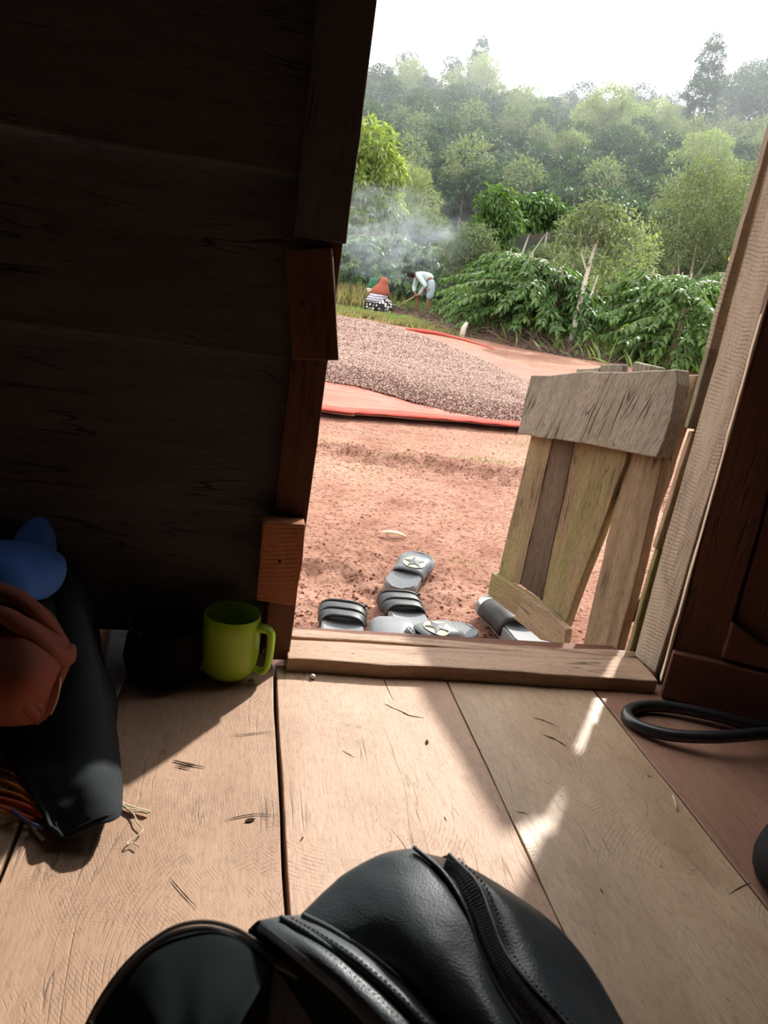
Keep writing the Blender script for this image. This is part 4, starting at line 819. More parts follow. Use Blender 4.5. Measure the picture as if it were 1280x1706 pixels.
B = [('pelvis', 'waist'), ('waist', 'chest'), ('chest', 'neck'), ('neck', 'neck2'), ('neck2', 'head'), ('head', 'chin'), ('pelvis', 'hipL'), ('hipL', 'kneeL'), ('kneeL', 'ankL'), ('ankL', 'toeL'), ('pelvis', 'hipR'), ('hipR', 'kneeR'), ('kneeR', 'ankR'), ('ankR', 'toeR'),
     ('chest', 'shL'), ('shL', 'elL'), ('elL', 'haL'), ('chest', 'shR'), ('shR', 'elR'), ('elR', 'haR')]
skin_body('body', J, B, M['skin'], man)
skin_body('shirt', {'a': ((.02, 0, .875), .150), 'b': ((-.12, 0, .98), .135), 'c': ((-.28, 0, 1.0), .145), 'n': ((-.38, 0, .975), .075), 'l1': ((-.31, -.17, .96), .072), 'l2': ((-.12, -.25, .76), .055), 'l3': ((-.12, -.19, .69), .045), 'r1': ((-.33, .17, .94), .072), 'r2': ((-.385, .18, .69), .055), 'r3': ((-.35, .09, .58), .045)},
          [('a', 'b'), ('b', 'c'), ('c', 'n'), ('c', 'l1'), ('l1', 'l2'), ('l2', 'l3'), ('c', 'r1'), ('r1', 'r2'), ('r2', 'r3')], M['shirt'], man)
skin_body('shorts', {'p': ((.0, 0, .86), .135), 'w': ((-.06, 0, .92), .125), 'l1': ((.03, -.09, .80), .11), 'l2': ((.01, -.10, .45), .085), 'r1': ((-.05, .10, .80), .105), 'r2': ((-.24, .13, .50), .085)}, [('w', 'p'), ('p', 'l1'), ('l1', 'l2'), ('p', 'r1'), ('r1', 'r2')], M['shorts'], man)
v, f = ball((-.50, 0, .965), .105, .09, .085); link('hair', mesh(v, f, True), M['hair'], man); face(V3((-.525, 0, .915)), (-.8, 0, -.6), man)
for hnd in ((-.31, .02, .50), (-.13, -.14, .64)):                 # fingers closed on the handle
    V = []
    ax = V3((-.18, -.02, -.14)).normalized() if 0 else (V3((-.31, .02, .50)) - V3((-.13, -.14, .64))).normalized(); e1 = ax.cross(V3((0, 0, 1))).normalized(); e2 = ax.cross(e1)
    for k in range(5):
        c_ = V3(hnd) + ax * (k - 2) * .019; rr_ = .030 - (.004 if k in (0, 4) else 0); V.append(tube([c_ + e1 * math.cos(a) * rr_ + e2 * math.sin(a) * rr_ for a in np.linspace(.4 + .2 * k, 4.6 - .15 * k, 7)], .0095, 6))
    v, f = merge(V); link('hand', mesh(v, f, True), M['skin'], man)
hoe = empty('hoe', FM, math.radians(-12), label='wooden-handled hoe held by the bending person', cat='hoe')
a, b = V3((-.02, -.24, .725)), V3((-.72, .385, .18)); v, f = tube([a, a.lerp(b, .5), b], .017, 8); link('handle', mesh(v, f, True), M['tool'], hoe)
prism('blade', [b + V3((.02, -.08, .02)), b + V3((-.03, .08, .03)), b + V3((.06, .09, -.13)), b + V3((.11, -.07, -.14))], (.006, .002, .004), plain('iron', (.10, .09, .085), .5, Metallic=.7), hoe, jit=0, bevel=0)

FW = at(628, 524, 18.9)
wom = empty('person', FW, math.radians(-5), label='seated person seen from behind in a russet headscarf and a black skirt with white dots', cat='person')
skin_body('body', {'p': ((0, .02, .16), .14), 'w': ((0, .02, .34), .12), 'c': ((.01, .0, .50), .12), 'n': ((.04, .0, .61), .05), 'h': ((.06, .02, .71), .085), 't': ((.06, .02, .76), .07), 'sl': ((-.16, .02, .50), .05), 'el': ((-.24, .16, .34), .04), 'hl': ((-.15, .38, .28), .03), 'sr': ((.18, .02, .50), .05), 'er': ((.26, .16, .34), .04), 'hr': ((.16, .38, .28), .03),
                   'kl': ((-.22, .34, .22), .07), 'al': ((-.2, .40, .05), .04), 'kr': ((.28, .30, .22), .07), 'ar': ((.22, .40, .05), .04)},
          [('p', 'w'), ('w', 'c'), ('c', 'n'), ('n', 'h'), ('h', 't'), ('c', 'sl'), ('sl', 'el'), ('el', 'hl'), ('c', 'sr'), ('sr', 'er'), ('er', 'hr'), ('p', 'kl'), ('kl', 'al'), ('p', 'kr'), ('kr', 'ar')], M['skin'], wom)
def cloth_rings(rs, amp, seed, seg=48):
    V, Fc = rings(rs, seg); 
    for i, v in enumerate(V): 
        c_ = V3(rs[min(i // seg, len(rs) - 1)][0]); d = (v - c_); v += d * amp * noise.noise(v * 11 + V3((seed, 0, 0)))
    return mesh(V, Fc, True)
m, t, p, l = newmat('dots'); oc = N(t, 'ShaderNodeTexCoord').outputs['Object']; vo = N(t, 'ShaderNodeTexVoronoi'); vo.inputs['Scale'].default_value = 14; vo.inputs['Randomness'].default_value = .35; l(oc, vo.inputs['Vector'])
l(ramp(t, vo.outputs['Distance'], (.36, (.80, .80, .76)), (.42, (.015, .014, .016))), p.inputs['Base Color']); p.inputs['Roughness'].default_value = .9; M['dots'] = m
m, t, p, l = newmat('stripes'); oc = N(t, 'ShaderNodeTexCoord').outputs['Object']; wv = N(t, 'ShaderNodeTexWave', bands_direction='Z'); wv.inputs['Scale'].default_value = 5.2; wv.inputs['Distortion'].default_value = 2.5; l(oc, wv.inputs['Vector'])
l(ramp(t, wv.outputs['Fac'], (.25, (.20, .17, .20)), (.5, (.50, .50, .56))), p.inputs['Base Color']); p.inputs['Roughness'].default_value = .9; M['stripes'] = m
M['russet'] = plain('russet', (.30, .085, .055), .85, .1, nscale=9, namp=.2)
link('skirt', cloth_rings([((.03, .1, .0), .37, .33), ((.05, .1, .10), .40, .35), ((.08, .1, .20), .36, .32), ((.06, .06, .27), .28, .25), ((.02, .02, .33), .21, .19)], .10, 1), M['dots'], wom)
link('top', cloth_rings([((-.04, .0, .20), .27, .20), ((-.05, .0, .28), .26, .20), ((-.02, .0, .38), .22, .18), ((.0, .0, .46), .21, .16), ((.01, 0, .54), .15, .12)], .08, 5), M['stripes'], wom)
link('headscarf', cloth_rings([((-.0, -.01, .415), .225, .165), ((.0, -.01, .45), .235, .17), ((.01, -.01, .53), .205, .155), ((.03, .0, .61), .15, .13), ((.05, .01, .66), .115, .115), ((.06, .01, .71), .106, .115), ((.06, .02, .76), .10, .105), ((.06, .02, .80), .07, .075), ((.06, .02, .82), .02, .02)], .07, 9), M['russet'], wom)
FC_ = at(616, 512, 20.2)
chd = empty('person', FC_, 0, label='smaller seated person in a green headscarf, mostly hidden behind the russet one', cat='person')
skin_body('body', {'p': ((0, 0, .14), .12), 'w': ((0, 0, .3), .1), 'c': ((0, 0, .45), .1), 'n': ((0, 0, .56), .045), 'h': ((0, -.01, .64), .08), 'sl': ((-.14, 0, .44), .045), 'el': ((-.2, -.12, .3), .035), 'hl': ((-.1, -.28, .26), .026), 'sr': ((.14, 0, .44), .045), 'er': ((.2, -.12, .3), .035), 'hr': ((.1, -.28, .26), .026), 'kl': ((-.16, -.28, .16), .06), 'al': ((-.12, -.3, .05), .04), 'kr': ((.16, -.28, .16), .06), 'ar': ((.12, -.3, .05), .04)},
          [('p', 'w'), ('w', 'c'), ('c', 'n'), ('n', 'h'), ('c', 'sl'), ('sl', 'el'), ('el', 'hl'), ('c', 'sr'), ('sr', 'er'), ('er', 'hr'), ('p', 'kl'), ('kl', 'al'), ('p', 'kr'), ('kr', 'ar')], M['skin'], chd)
link('headscarf', cloth_rings([((0, .02, .47), .17, .12), ((0, .02, .55), .12, .11), ((0, .03, .62), .10, .09), ((0, .03, .69), .095, .09), ((0, .02, .74), .05, .05)], .06, 3), plain('green_scarf', (.03, .12, .06), .85), chd)
link('robe', cloth_rings([((0, -.08, 0), .27, .26), ((0, -.08, .18), .24, .24), ((0, 0, .3), .17, .15), ((0, 0, .46), .16, .11), ((0, 0, .53), .08, .07)], .08, 4), plain('pale_robe', (.62, .58, .55), .9), chd)
face(V3((0, -.02, .645)), (0, -1, 0), chd)
c0 = at(652, 512, 19.3); prism('board', [c0 + V3((-.05, 0, .10)), c0 + V3((.48, .0, .09)), c0 + V3((.50, .16, .16)), c0 + V3((-.03, .16, .17))], (0, .02, -.03), plain('pale_green', (.50, .56, .42), .6), None, label='pale green board lying beside the seated person', cat='board')
V = []
rl = random.Random(8)
for i in range(46): c0 = at(rl.gauss(684, 16), 520, rl.gauss(18.6, .3)); s_ = rl.uniform(.04, .11); v, f = ball(c0 + V3((0, 0, s_ * .3)), s_ * 1.3, s_, s_ * .7, 7, 5); V.append(([q + V3((noise.noise(q * 9), noise.noise(q * 9 + V3((4, 0, 0))), 0)) * .03 for q in v], f))
v, f = merge(V); link('dug_soil', mesh(v, f, True), plain('dug', (.15, .055, .035), .95, .1, nscale=10, namp=.5), label='heap of freshly dug dark red soil at the hoe', cat='soil', kind='stuff')

# ------------------------------------------------------------------ sandals
def outline(s, Lh, w0, w1):                                       # half width of a sole, s 0 heel .. 1 toe
    a = w0 + (w1 - w0) * (3 * s * s - 2 * s ** 3); e = min(1, math.sqrt(max(0, 1 - (1 - min(1, s / .16)) ** 2))); e2 = math.sqrt(max(0, 1 - (1 - min(1, (1 - s) / .20)) ** 2)); return a * e * e2 - .006 * math.sin(math.pi * s) * (1 if s < .6 else .4)
def sandal(label, heel, toe, foot, side, rim, strap, kind, width=.048, th_=.022):
    """heel, toe world points; foot/side/rim/strap materials; kind of strap"""
    heel, toe = V3(heel), V3(toe); d = toe - heel; Ls = V3((d.x, d.y, 0)).length; root = empty('slide_sandal', heel, math.atan2(d.y, d.x) - math.pi / 2, label=label, cat='sandal', group=None)
    root.rotation_euler = (math.atan2(d.z, Ls), 0, math.atan2(d.y, d.x) - math.pi / 2); n = 40
    prof = [(s, max(.0015, outline(s, Ls, width * .92, width))) for s in [.5 - .5 * math.cos(math.pi * i / n) for i in range(n + 1)]]
    loop = [(w_, s * Ls) for s, w_ in prof] + [(-w_, s * Ls) for s, w_ in prof[::-1]]
    lv_ = [(0, .93), (.004, 1.0), (th_ - .003, .99), (th_, .95), (th_, .88), (th_ - .004, .86)]; V = []; Fc = []; m_ = len(loop); cy = Ls / 2
    for z, sc in lv_:
        for x, y in loop: V.append(V3((x * sc, cy + (y - cy) * (1 - (1 - sc) * .35), z + .006 * (1 - y / Ls) * (z > .01))))
    for i in range(len(lv_) - 1):
        for k in range(m_): Fc.append((i * m_ + k, i * m_ + (k + 1) % m_, (i + 1) * m_ + (k + 1) % m_, (i + 1) * m_ + k))
    Fc.append(tuple(range(m_))[::-1]); link('sole', mesh(V, Fc, False), side, root)
    V = []; Fc = []; nx = 15; ny = 70                              # footbed with ribs
    for j in range(ny + 1):
        s = .015 + .97 * j / ny; w_ = outline(s, Ls, width * .92, width) * .9
        for i in range(nx): u = -1 + 2 * i / (nx - 1); V.append(V3((w_ * u, cy + (s * Ls - cy) * .985, th_ - .003 + .006 * (1 - s) + .004 * u * u + (.0011 if kind in ('star',) and j % 2 else 0) + .0015 * math.sin(s * 6))))
    Fc = [(j * nx + i, j * nx + i + 1, (j + 1) * nx + i + 1, (j + 1) * nx + i) for j in range(ny) for i in range(nx - 1)]
    link('footbed', mesh(V, Fc, kind != 'star'), foot, root)
    def band(name, s0, s1, hgt, m__, skew=0, wob=0, thk=.003, grow=1.03):
        V = []; na = 22; nb = 7
        for j in range(nb):
            q = j / (nb - 1)
            for i in range(na):
                a = math.pi * i / (na - 1); s = s0 + (s1 - s0) * q + skew * math.cos(a); w_ = outline(min(.93, max(.08, s)), Ls, width * .92, width) * grow
                x = w_ * (abs(math.cos(a)) ** .55) * (1 if math.cos(a) > 0 else -1); z = th_ * .35 + (hgt - .006 * abs(q - .5)) * math.sin(a) ** .75 + wob * math.sin(q * 19) * math.sin(a)
                V.append(V3((x, s * Ls, z)))
        o = link(name, mesh(V, [(j * na + i, j * na + i + 1, (j + 1) * na + i + 1, (j + 1) * na + i) for j in range(nb - 1) for i in range(na - 1)], True), m__, root); mod(o, 'SOLIDIFY', thickness=thk, offset=0); return o
    if kind == 'star':
        band('strap', .36, .74, .033, strap, .02)
        cS = V3((.006, .55 * Ls, 0)); R_ = .030
        def on(u, v, lift): a = math.acos(max(-1, min(1, (cS.x + u) / (width * 1.03)))); z = th_ * .35 + .0325 * max(.02, 1 - min(1, abs((cS.x + u) / (width * .99))) ** 3.64) ** .375 + lift; return V3((cS.x + u, cS.y + v, z))
        V = [on(0, 0, .0022)]; Fc = []
        for rr_ in (.33, .66, 1):
            for k in range(30): a = 2 * math.pi * k / 30; V.append(on(R_ * rr_ * math.cos(a), R_ * rr_ * math.sin(a), .0022))
        for k in range(30): Fc.append((0, 1 + k, 1 + (k + 1) % 30))
        for q in (0, 1):
            for k in range(30): Fc.append((1 + q * 30 + k, 1 + (q + 1) * 30 + k, 1 + (q + 1) * 30 + (k + 1) % 30, 1 + q * 30 + (k + 1) % 30))
        link('emblem_disc', mesh(V, Fc, True), M['cream'], root, label='round cream emblem disc'); V = [on(0, 0, .0058)]; 
        for k in range(10): a = math.pi / 2 + math.pi * k / 5 + .25; rr_ = R_ * (.93 if k % 2 == 0 else .40); V.append(on(rr_ * math.cos(a), rr_ * math.sin(a), .0042))
        for k in range(10): a = math.pi / 2 + math.pi * k / 5 + .25; rr_ = R_ * (.95 if k % 2 == 0 else .42); V.append(on(rr_ * math.cos(a), rr_ * math.sin(a), .0015))
        link('star', mesh(V, [(0, 1 + k, 1 + (k + 1) % 10) for k in range(10)] + [(1 + k, 11 + k, 11 + (k + 1) % 10, 1 + (k + 1) % 10) for k in range(10)]), M['star'], root, label='raised dark grey five-pointed star')
    elif kind == 'double':
        band('strap', .50, .655, .034, strap, -.02, .0012); band('strap', .66, .815, .034, strap, -.02, .0012)
        for s in (.50, .658, .812): band('piping', s - .008, s + .008, .0365, strap, -.02, 0, .003)
        v, f = tube([(0, 0, 0), (0, 0, .006)], .004, 8); lc = link('stud', mesh(v, f, True), M['star'], root); lc.location = (width * .92, .80 * Ls, .035)
    elif kind == 'wide':
        band('strap', .36, .76, .044, strap, .0, 0, .0035, 1.06)
        v, f = lathe([(.006, -.001), (.006, .001), (.003, .0012)], 12); lc = link('peg', mesh(v, f, True), M['rubber'], root); lc.location = (.0, .60 * Ls, th_ * .35 + .045)
    elif kind == 'button':
        band('strap', .50, .86, .030, strap, .0, 0)
        c_ = V3((width * .62, .66 * Ls, th_ * .35 + .028)); V, Fc = lathe([(.0, .003), (.010, .003), (.012, .0015), (.013, 0)], 20)
        bt = link('button', mesh(V, Fc, True), strap, root, label='round moulded button'); bt.location = c_; bt.rotation_euler = (0, .6, 0)
        v, f = merge([tube([V3((.008 * math.cos(a), .008 * math.sin(a), .0036)) for a in np.linspace(3.4, 6, 9)], .0009, 5), tube([(-.004, .003, .0036), (-.004, .006, .0036)], .0012, 5), tube([(.004, .003, .0036), (.004, .006, .0036)], .0012, 5),
                          tube([V3((.011 * math.cos(a), .011 * math.sin(a), .0036)) for a in np.linspace(0, 6.28, 25)], .0007, 5)])
        link('button_marks', mesh(v, f, True), M['star'], bt)
    return root
M['cream'] = plain('cream', (.50, .42, .24), .5); M['star'] = plain('star_grey', (.075, .085, .09), .55)
M['rubber'] = plain('rubber_dark', (.06, .058, .058), .45, .5, nscale=20, namp=.2)
M['grey_foot'] = plain('foot_grey', (.175, .185, .195), .6, .3, nscale=30, namp=.15, bumpk=.5, bscale=350)
M['grey_side'] = plain('side_grey', (.17, .165, .16), .6, .3, nscale=25, namp=.3)
M['grey_strap'] = plain('strap_grey', (.10, .108, .115), .5, .3, nscale=20, namp=.2)
M['black_strap'] = plain('strap_black', (.022, .024, .027), .5, .4, bumpk=.6, bscale=260)
M['light_strap'] = plain('strap_light', (.14, .15, .16), .5, .4, bumpk=.4, bscale=300)
M['brown_strap'] = plain('strap_brown', (.030, .027, .025), .5, .3, nscale=9, namp=.15)
def gs(x, y, dz=.02):
    z = -.19
    for _ in range(24): p_ = gz(x, y, z + dz); z = .5 * z + .5 * near(p_.x, p_.y)
    return V3((p_.x, p_.y, z + .016))
sandal('grey slide with black two-band strap beside the left post, its heel hidden by the doorstep', gs(570, 1014) + V3((-.03, -.25, 0)), gs(570, 1014) + V3((.0, .0, .004)), M['grey_foot'], M['grey_side'], None, M['black_strap'], 'double', .056)
s1a, s1b = gs(660, 992), gs(703, 928)
sandal('grey slide with a cream star disc on its strap, lying beyond the others', s1a, s1b, M['grey_foot'], M['grey_side'], None, M['grey_strap'], 'star', .050)
p_ = gs(655, 998); sandal('grey slide with black two-band strap touching the lone star slide', p_ + V3((.012, -.26, .004)), p_ + V3((-.0, .0, .006)), M['grey_foot'], M['grey_side'], None, M['black_strap'], 'double', .053)
p_ = gs(660, 1048); sandal('light grey slide with a round face-like button, half under the two-band slide', p_ + V3((-.045, -.22, -.02)), p_ + V3((-.004, .02, .012)), M['grey_foot'], M['grey_side'], None, M['light_strap'], 'button', .052, .016)
p_ = gs(774, 1058); sandal('second star slide, lying sideways close behind the doorstep', p_ + V3((-.215, -.10, 0)), p_ + V3((.022, .0, .004)), M['grey_foot'], M['grey_side'], None, M['grey_strap'], 'star', .045)
p_ = gs(818, 1005, .03); sandal('dark wide-strap slide tucked under the gate corner', p_ + V3((.030, -.27, 0)), p_ + V3((-.002, 0, .008)), M['grey_foot'], M['grey_side'], None, M['brown_strap'], 'wide', .060, .03)
c0 = gz(655, 895, -.195); v, f = tube([c0 + V3((-.035, .004, .012)), c0 + V3((-.015, .002, .016)), c0 + V3((.015, -.002, .015)), c0 + V3((.038, -.008, .010))], [.004, .008, .008, .003], 8, flat=.6); link('wood_chip', mesh(v, f, True), plain('chip', (.72, .70, .42), .7), label='small pale yellow chip lying on the bare earth above the star slide', cat='chip')

# ------------------------------------------------------------------ mug
mc = V3((.018, .970, 0)); mug = empty('mug', mc, 0, label='lime green plastic mug with a square handle, by the foot of the door post', cat='mug')
hm, to = .092, gy(385, 1030, .977)
m, t, p, l = newmat('mug_green'); p.inputs['Base Color'].default_value = (.40, .60, .035, 1); p.inputs['Roughness'].default_value = .38; p.inputs['Subsurface Weight'].default_value = .15; p.inputs['Subsurface Radius'].default_value = (.01, .012, .003); M['mug'] = m
tr = N(t, 'ShaderNodeBsdfTranslucent'); tr.inputs['Color'].default_value = (.5, .75, .04, 1); ms = N(t, 'ShaderNodeMixShader'); ms.inputs[0].default_value = .18; l(p.outputs[0], ms.inputs[1]); l(tr.outputs[0], ms.inputs[2]); l(ms.outputs[0], t.nodes['Material Output'].inputs['Surface'])
V, Fc = lathe([(.0001, .001), (.020, .0), (.029, .003), (.035, .010), (.0388, .022), (.0402, .038), (.0400, .056), (.0388, .076), (.0378, hm), (.0371, hm + .0008), (.0364, hm), (.0375, .055), (.036, .02), (.031, .008), (.015, .005), (.0001, .005)], 64)
link('body', mesh(V, Fc, True), M['mug'], mug)
hd = V3((.93, -.36, 0)).normalized(); hp = smoothpts([V3((0, 0, .079)) + hd * .035, V3((0, 0, .0795)) + hd * .049, V3((0, 0, .074)) + hd * .0565, V3((0, 0, .056)) + hd * .058, V3((0, 0, .030)) + hd * .057, V3((0, 0, .019)) + hd * .0535, V3((0, 0, .0155)) + hd * .046, V3((0, 0, .017)) + hd * .036], 40)
sdv = hd.cross(V3((0, 0, 1)))
Vt, Ft = [], []
for off in (-.0030, .0030): v, f = tube([q + sdv * off for q in hp], [.0042 + (.0010 if i < 6 else 0) - (.0016 if i > 33 else 0) for i in range(40)], 10); Vt.append((v, f))
V, Fc = merge(Vt); link('handle', mesh(V, Fc, True), M['mug'], mug)

# pot behind the mug in one even matte black
pt = empty('cooking_pot', (-.068, .955, 0), label='black round vessel in the shadow between the mat and the mug', cat='pot'); M['matte'] = plain('matte', (.005, .005, .005), .9, .1)
V, Fc = lathe([(.0001, .001), (.036, .0), (.048, .012), (.052, .035), (.049, .058), (.044, .070), (.047, .078), (.045, .079), (.041, .070), (.046, .056), (.048, .034), (.044, .014), (.0001, .005)], 48); link('body', mesh(V, Fc, True), M['matte'], pt)
V, Fc = tube([V3((.047 * math.cos(a), .047 * math.sin(a), .0785)) for a in np.linspace(2.5, 4.1, 20)], .0014, 6); link('rim', mesh(V, Fc, True), plain('rim_highlight', (.10, .085, .06), .4, Metallic=.5), pt)  # short lighter arc only: the highlight on the rim put into colour

# ------------------------------------------------------------------ woven mat
m, t, p, l = newmat('mat'); oc = N(t, 'ShaderNodeTexCoord').outputs['Object']; sx = N(t, 'ShaderNodeSeparateXYZ'); l(oc, sx.inputs[0])
uu = math_(t, 'SUBTRACT', math_(t, 'MULTIPLY', sx.outputs['X'], -1), math_(t, 'MULTIPLY', sx.outputs['Y'], .02))
cols = ramp(t, math_(t, 'MULTIPLY', uu, 1 / .6), (.205, (.7, .62, .64)), (.213, (.2, .1, .17)), (.235, (.85, .42, .1)), (.25, (.15, .07, .12)), (.275, (.85, .4, .1)), (.29, (.06, .03, .04)), (.33, (.8, .33, .08)), (.45, (.6, .2, .05)))
wv = N(t, 'ShaderNodeTexWave', bands_direction='Y'); wv.inputs['Scale'].default_value = 90; l(oc, wv.inputs['Vector']); wx = N(t, 'ShaderNodeTexWave', bands_direction='X'); wx.inputs['Scale'].default_value = 70; l(oc, wx.inputs['Vector'])
hh = math_(t, 'MAXIMUM', wv.outputs['Fac'], wx.outputs['Fac']); l(mix(t, wv.outputs['Fac'], mix(t, .6, cols, (.02, .012, .01)), cols), p.inputs['Base Color']); p.inputs['Roughness'].default_value = .8; l(bump(t, hh, 1., .002), p.inputs['Normal'])
V, Fc = grid(arange(0, 1, 50), arange(0, 1, 40), lambda a, b: 0)
def matp(a, b): x = -.122 - .75 * a + .012 * b * (1 - a); y = .70 + .325 * b - .03 * a; z = .006 + .003 * noise.noise(V3((x * 9, y * 9, 0))) + .035 * max(0, b - .85) / .15 * (.6); return (x, y, z)
matt = link('woven_mat', mesh([matp(a, b) for a, b, _ in V], Fc, True), m, label='woven floor mat with orange and purple edge stripes under the heap of clothes', cat='mat'); mod(matt, 'SOLIDIFY', thickness=.004)
def thread(name, pts, r, m__, parent=None, **k): v, f = tube(smoothpts(pts, 24), r, 6); o = link(name, mesh(v, f, True), m__, parent, **k); return o
M['beige_thread'] = plain('thread_beige', (.62, .50, .36), .9)
cols_ = {'orange': (.60, .20, .03), 'red': (.50, .07, .03), 'blue': (.10, .12, .25), 'brown': (.35, .16, .06)}
for k, v_ in cols_.items(): M['th_' + k] = plain('thread_' + k, v_, .9)
for (a, b, c, cn, zr) in (((-30, 1270), (20, 1290), (48, 1306), 'brown', .004), ((-30, 1295), (20, 1308), (60, 1335), 'orange', .0045), ((-30, 1310), (30, 1325), (60, 1345), 'orange', .003), ((-30, 1325), (30, 1340), (72, 1358), 'red', .0055), ((-30, 1335), (20, 1352), (55, 1366), 'red', .004), ((20, 1350), (45, 1368), (72, 1380), 'blue', .003), ((-30, 1345), (0, 1352), (30, 1356), 'brown', .004)):
    thread('fringe', [gz(*a, .014), gz(*b, .012), gz(*c, .008)], zr * .6, M['th_' + cn], matt)
thread('fringe', [gz(52, 1372, .003), gz(60, 1385, .003), gz(72, 1398, .003)], .0022, M['beige_thread'], matt)
tb = [([(194, 1322), (205, 1338), (222, 1345), (250, 1353)], .0014), ([(194, 1326), (210, 1345), (230, 1350), (246, 1355)], .0012), ([(196, 1330), (215, 1350), (238, 1352)], .001), ([(198, 1338), (222, 1356), (228, 1370), (238, 1380), (232, 1390), (216, 1400), (212, 1408), (222, 1404), (231, 1410)], .0007), ([(200, 1340), (218, 1352), (226, 1362)], .0008)]
for pts, r0 in tb: thread('fringe', [gz(x, y, .003) for x, y in pts], r0, M['beige_thread'], matt)

# ------------------------------------------------------------------ heap of clothes
def cloth_surf(name, ctrl, m__, sub=3, thick=.003, wr=(.004, 18), seed=0, parent=None, **k):
    nr, nc = len(ctrl), len(ctrl[0]); V = [V3(p) for row in ctrl for p in row]; Fc = [(j * nc + i, j * nc + i + 1, (j + 1) * nc + i + 1, (j + 1) * nc + i) for j in range(nr - 1) for i in range(nc - 1)]
    o = link(name, mesh(V, Fc, True), m__, parent, **k); mod(o, 'SUBSURF', levels=sub, render_levels=sub)
    if wr[0]:
        tx = bpy.data.textures.new('wrinkle', 'CLOUDS'); tx.noise_scale = 1 / wr[1]; tx.noise_depth = 2; d = mod(o, 'DISPLACE', strength=wr[0] * 2, mid_level=.5); d.texture = tx; d.texture_coords = 'LOCAL'
    if thick: mod(o, 'SOLIDIFY', thickness=thick, offset=0)
    return o
M['black_cloth'] = plain('black_cloth', (.026, .031, .034), .95, .15, nscale=40, namp=.3, bumpk=.3, bscale=500)
M['blue_cloth'] = plain('blue_cloth', (.085, .21, .62), .9, .2, nscale=50, namp=.12, bumpk=.3, bscale=400)
M['rust_cloth'] = plain('rust_cloth', (.21, .062, .040), .85, .2, nscale=30, namp=.15)
def g2(x, y, Y, zmin=.006): p_ = gy(x, y, Y); p_.z = max(p_.z, zmin); return p_
# black long-sleeved garment: body over the heap, sleeve reaching onto the floor
ctrl = [[g2(-60, 940, .98), g2(20, 950, .98), g2(70, 945, .98), g2(100, 925, .98), (-.165, 1.0, .10), (-.16, 1.0, .012)],
        [g2(-60, 1010, .93), g2(20, 1000, .92), g2(90, 980, .90), g2(130, 985, .90), g2(140, 1010, .92), (-.140, .94, .012)],
        [g2(-60, 1090, .88), g2(20, 1080, .86), g2(100, 1060, .83), g2(148, 1060, .83), g2(158, 1090, .86), (-.118, .88, .010)],
        [g2(-60, 1170, .83), g2(20, 1170, .80), g2(90, 1150, .77), g2(155, 1130, .77), g2(172, 1155, .80), (-.105, .82, .010)],
        [g2(-10, 1240, .765), g2(40, 1240, .755), g2(90, 1230, .735), g2(150, 1210, .735), g2(183, 1225, .755), (-.095, .765, .010)],
        [g2(40, 1290, .715, .012), g2(60, 1285, .71), g2(100, 1280, .70), g2(150, 1265, .70), g2(188, 1280, .715), (-.088, .73, .010)],
        [g2(60, 1350, .672, .015), g2(75, 1340, .670), g2(115, 1325, .668), g2(160, 1310, .668), g2(190, 1320, .675), (-.083, .700, .012)],
        [g2(88, 1398, .640, .018), g2(98, 1388, .638), g2(135, 1370, .638), g2(170, 1355, .640), g2(194, 1352, .648), (-.080, .675, .016)],
        [g2(98, 1408, .632, .022), g2(108, 1400, .630), g2(140, 1384, .630), g2(174, 1372, .633), g2(197, 1368, .641), (-.080, .665, .020)]]
gar = cloth_surf('black_garment', ctrl, M['black_cloth'], 3, .003, (.0065, 15), label='black long-sleeved garment spread from the heap onto the plank floor, cuff toward the camera', cat='garment')
hem = [g2(92, 1394, .640, .020), g2(104, 1392, .6345), g2(138, 1376, .634), g2(172, 1362, .637), g2(195, 1358, .645)]
v, f = tube([q + V3((0, -.001, .0018)) for q in smoothpts(hem, 24)], .0007, 5); link('hem_stitching', mesh(v, f, True), plain('stitch_black', (.012, .014, .016), .8), gar)
# blue cloth folds
cloth_surf('blue_cloth', [[g2(-60, 905, .90), g2(-10, 900, .91), g2(40, 902, .915), g2(75, 912, .92), g2(105, 925, .925)],
                          [g2(-60, 915, .86), g2(-10, 918, .86), g2(40, 925, .865), g2(80, 935, .87), g2(109, 940, .90)],
                          [g2(-60, 950, .83), g2(-10, 950, .83), g2(40, 960, .83), g2(85, 970, .85), g2(107, 962, .89)],
                          [g2(-60, 985, .82), g2(0, 985, .82), g2(45, 1000, .82), g2(70, 1000, .85), g2(92, 985, .88)]], M['blue_cloth'], 3, .003, (.004, 20), label='blue cloth bunched on top of the black garment', cat='cloth')
cloth_surf('blue_cloth', [[g2(20, 900, 1.0), g2(45, 868, 1.0), g2(68, 860, 1.0), g2(84, 872, 1.0)], [g2(18, 920, .97), g2(45, 890, .96), g2(72, 880, .965), g2(92, 896, .99)], [g2(20, 940, .95), g2(50, 920, .93), g2(80, 915, .94), g2(95, 930, .98)]], M['blue_cloth'], 3, .003, (.003, 20), label='darker upper fold of blue cloth standing against the plank wall', cat='cloth')
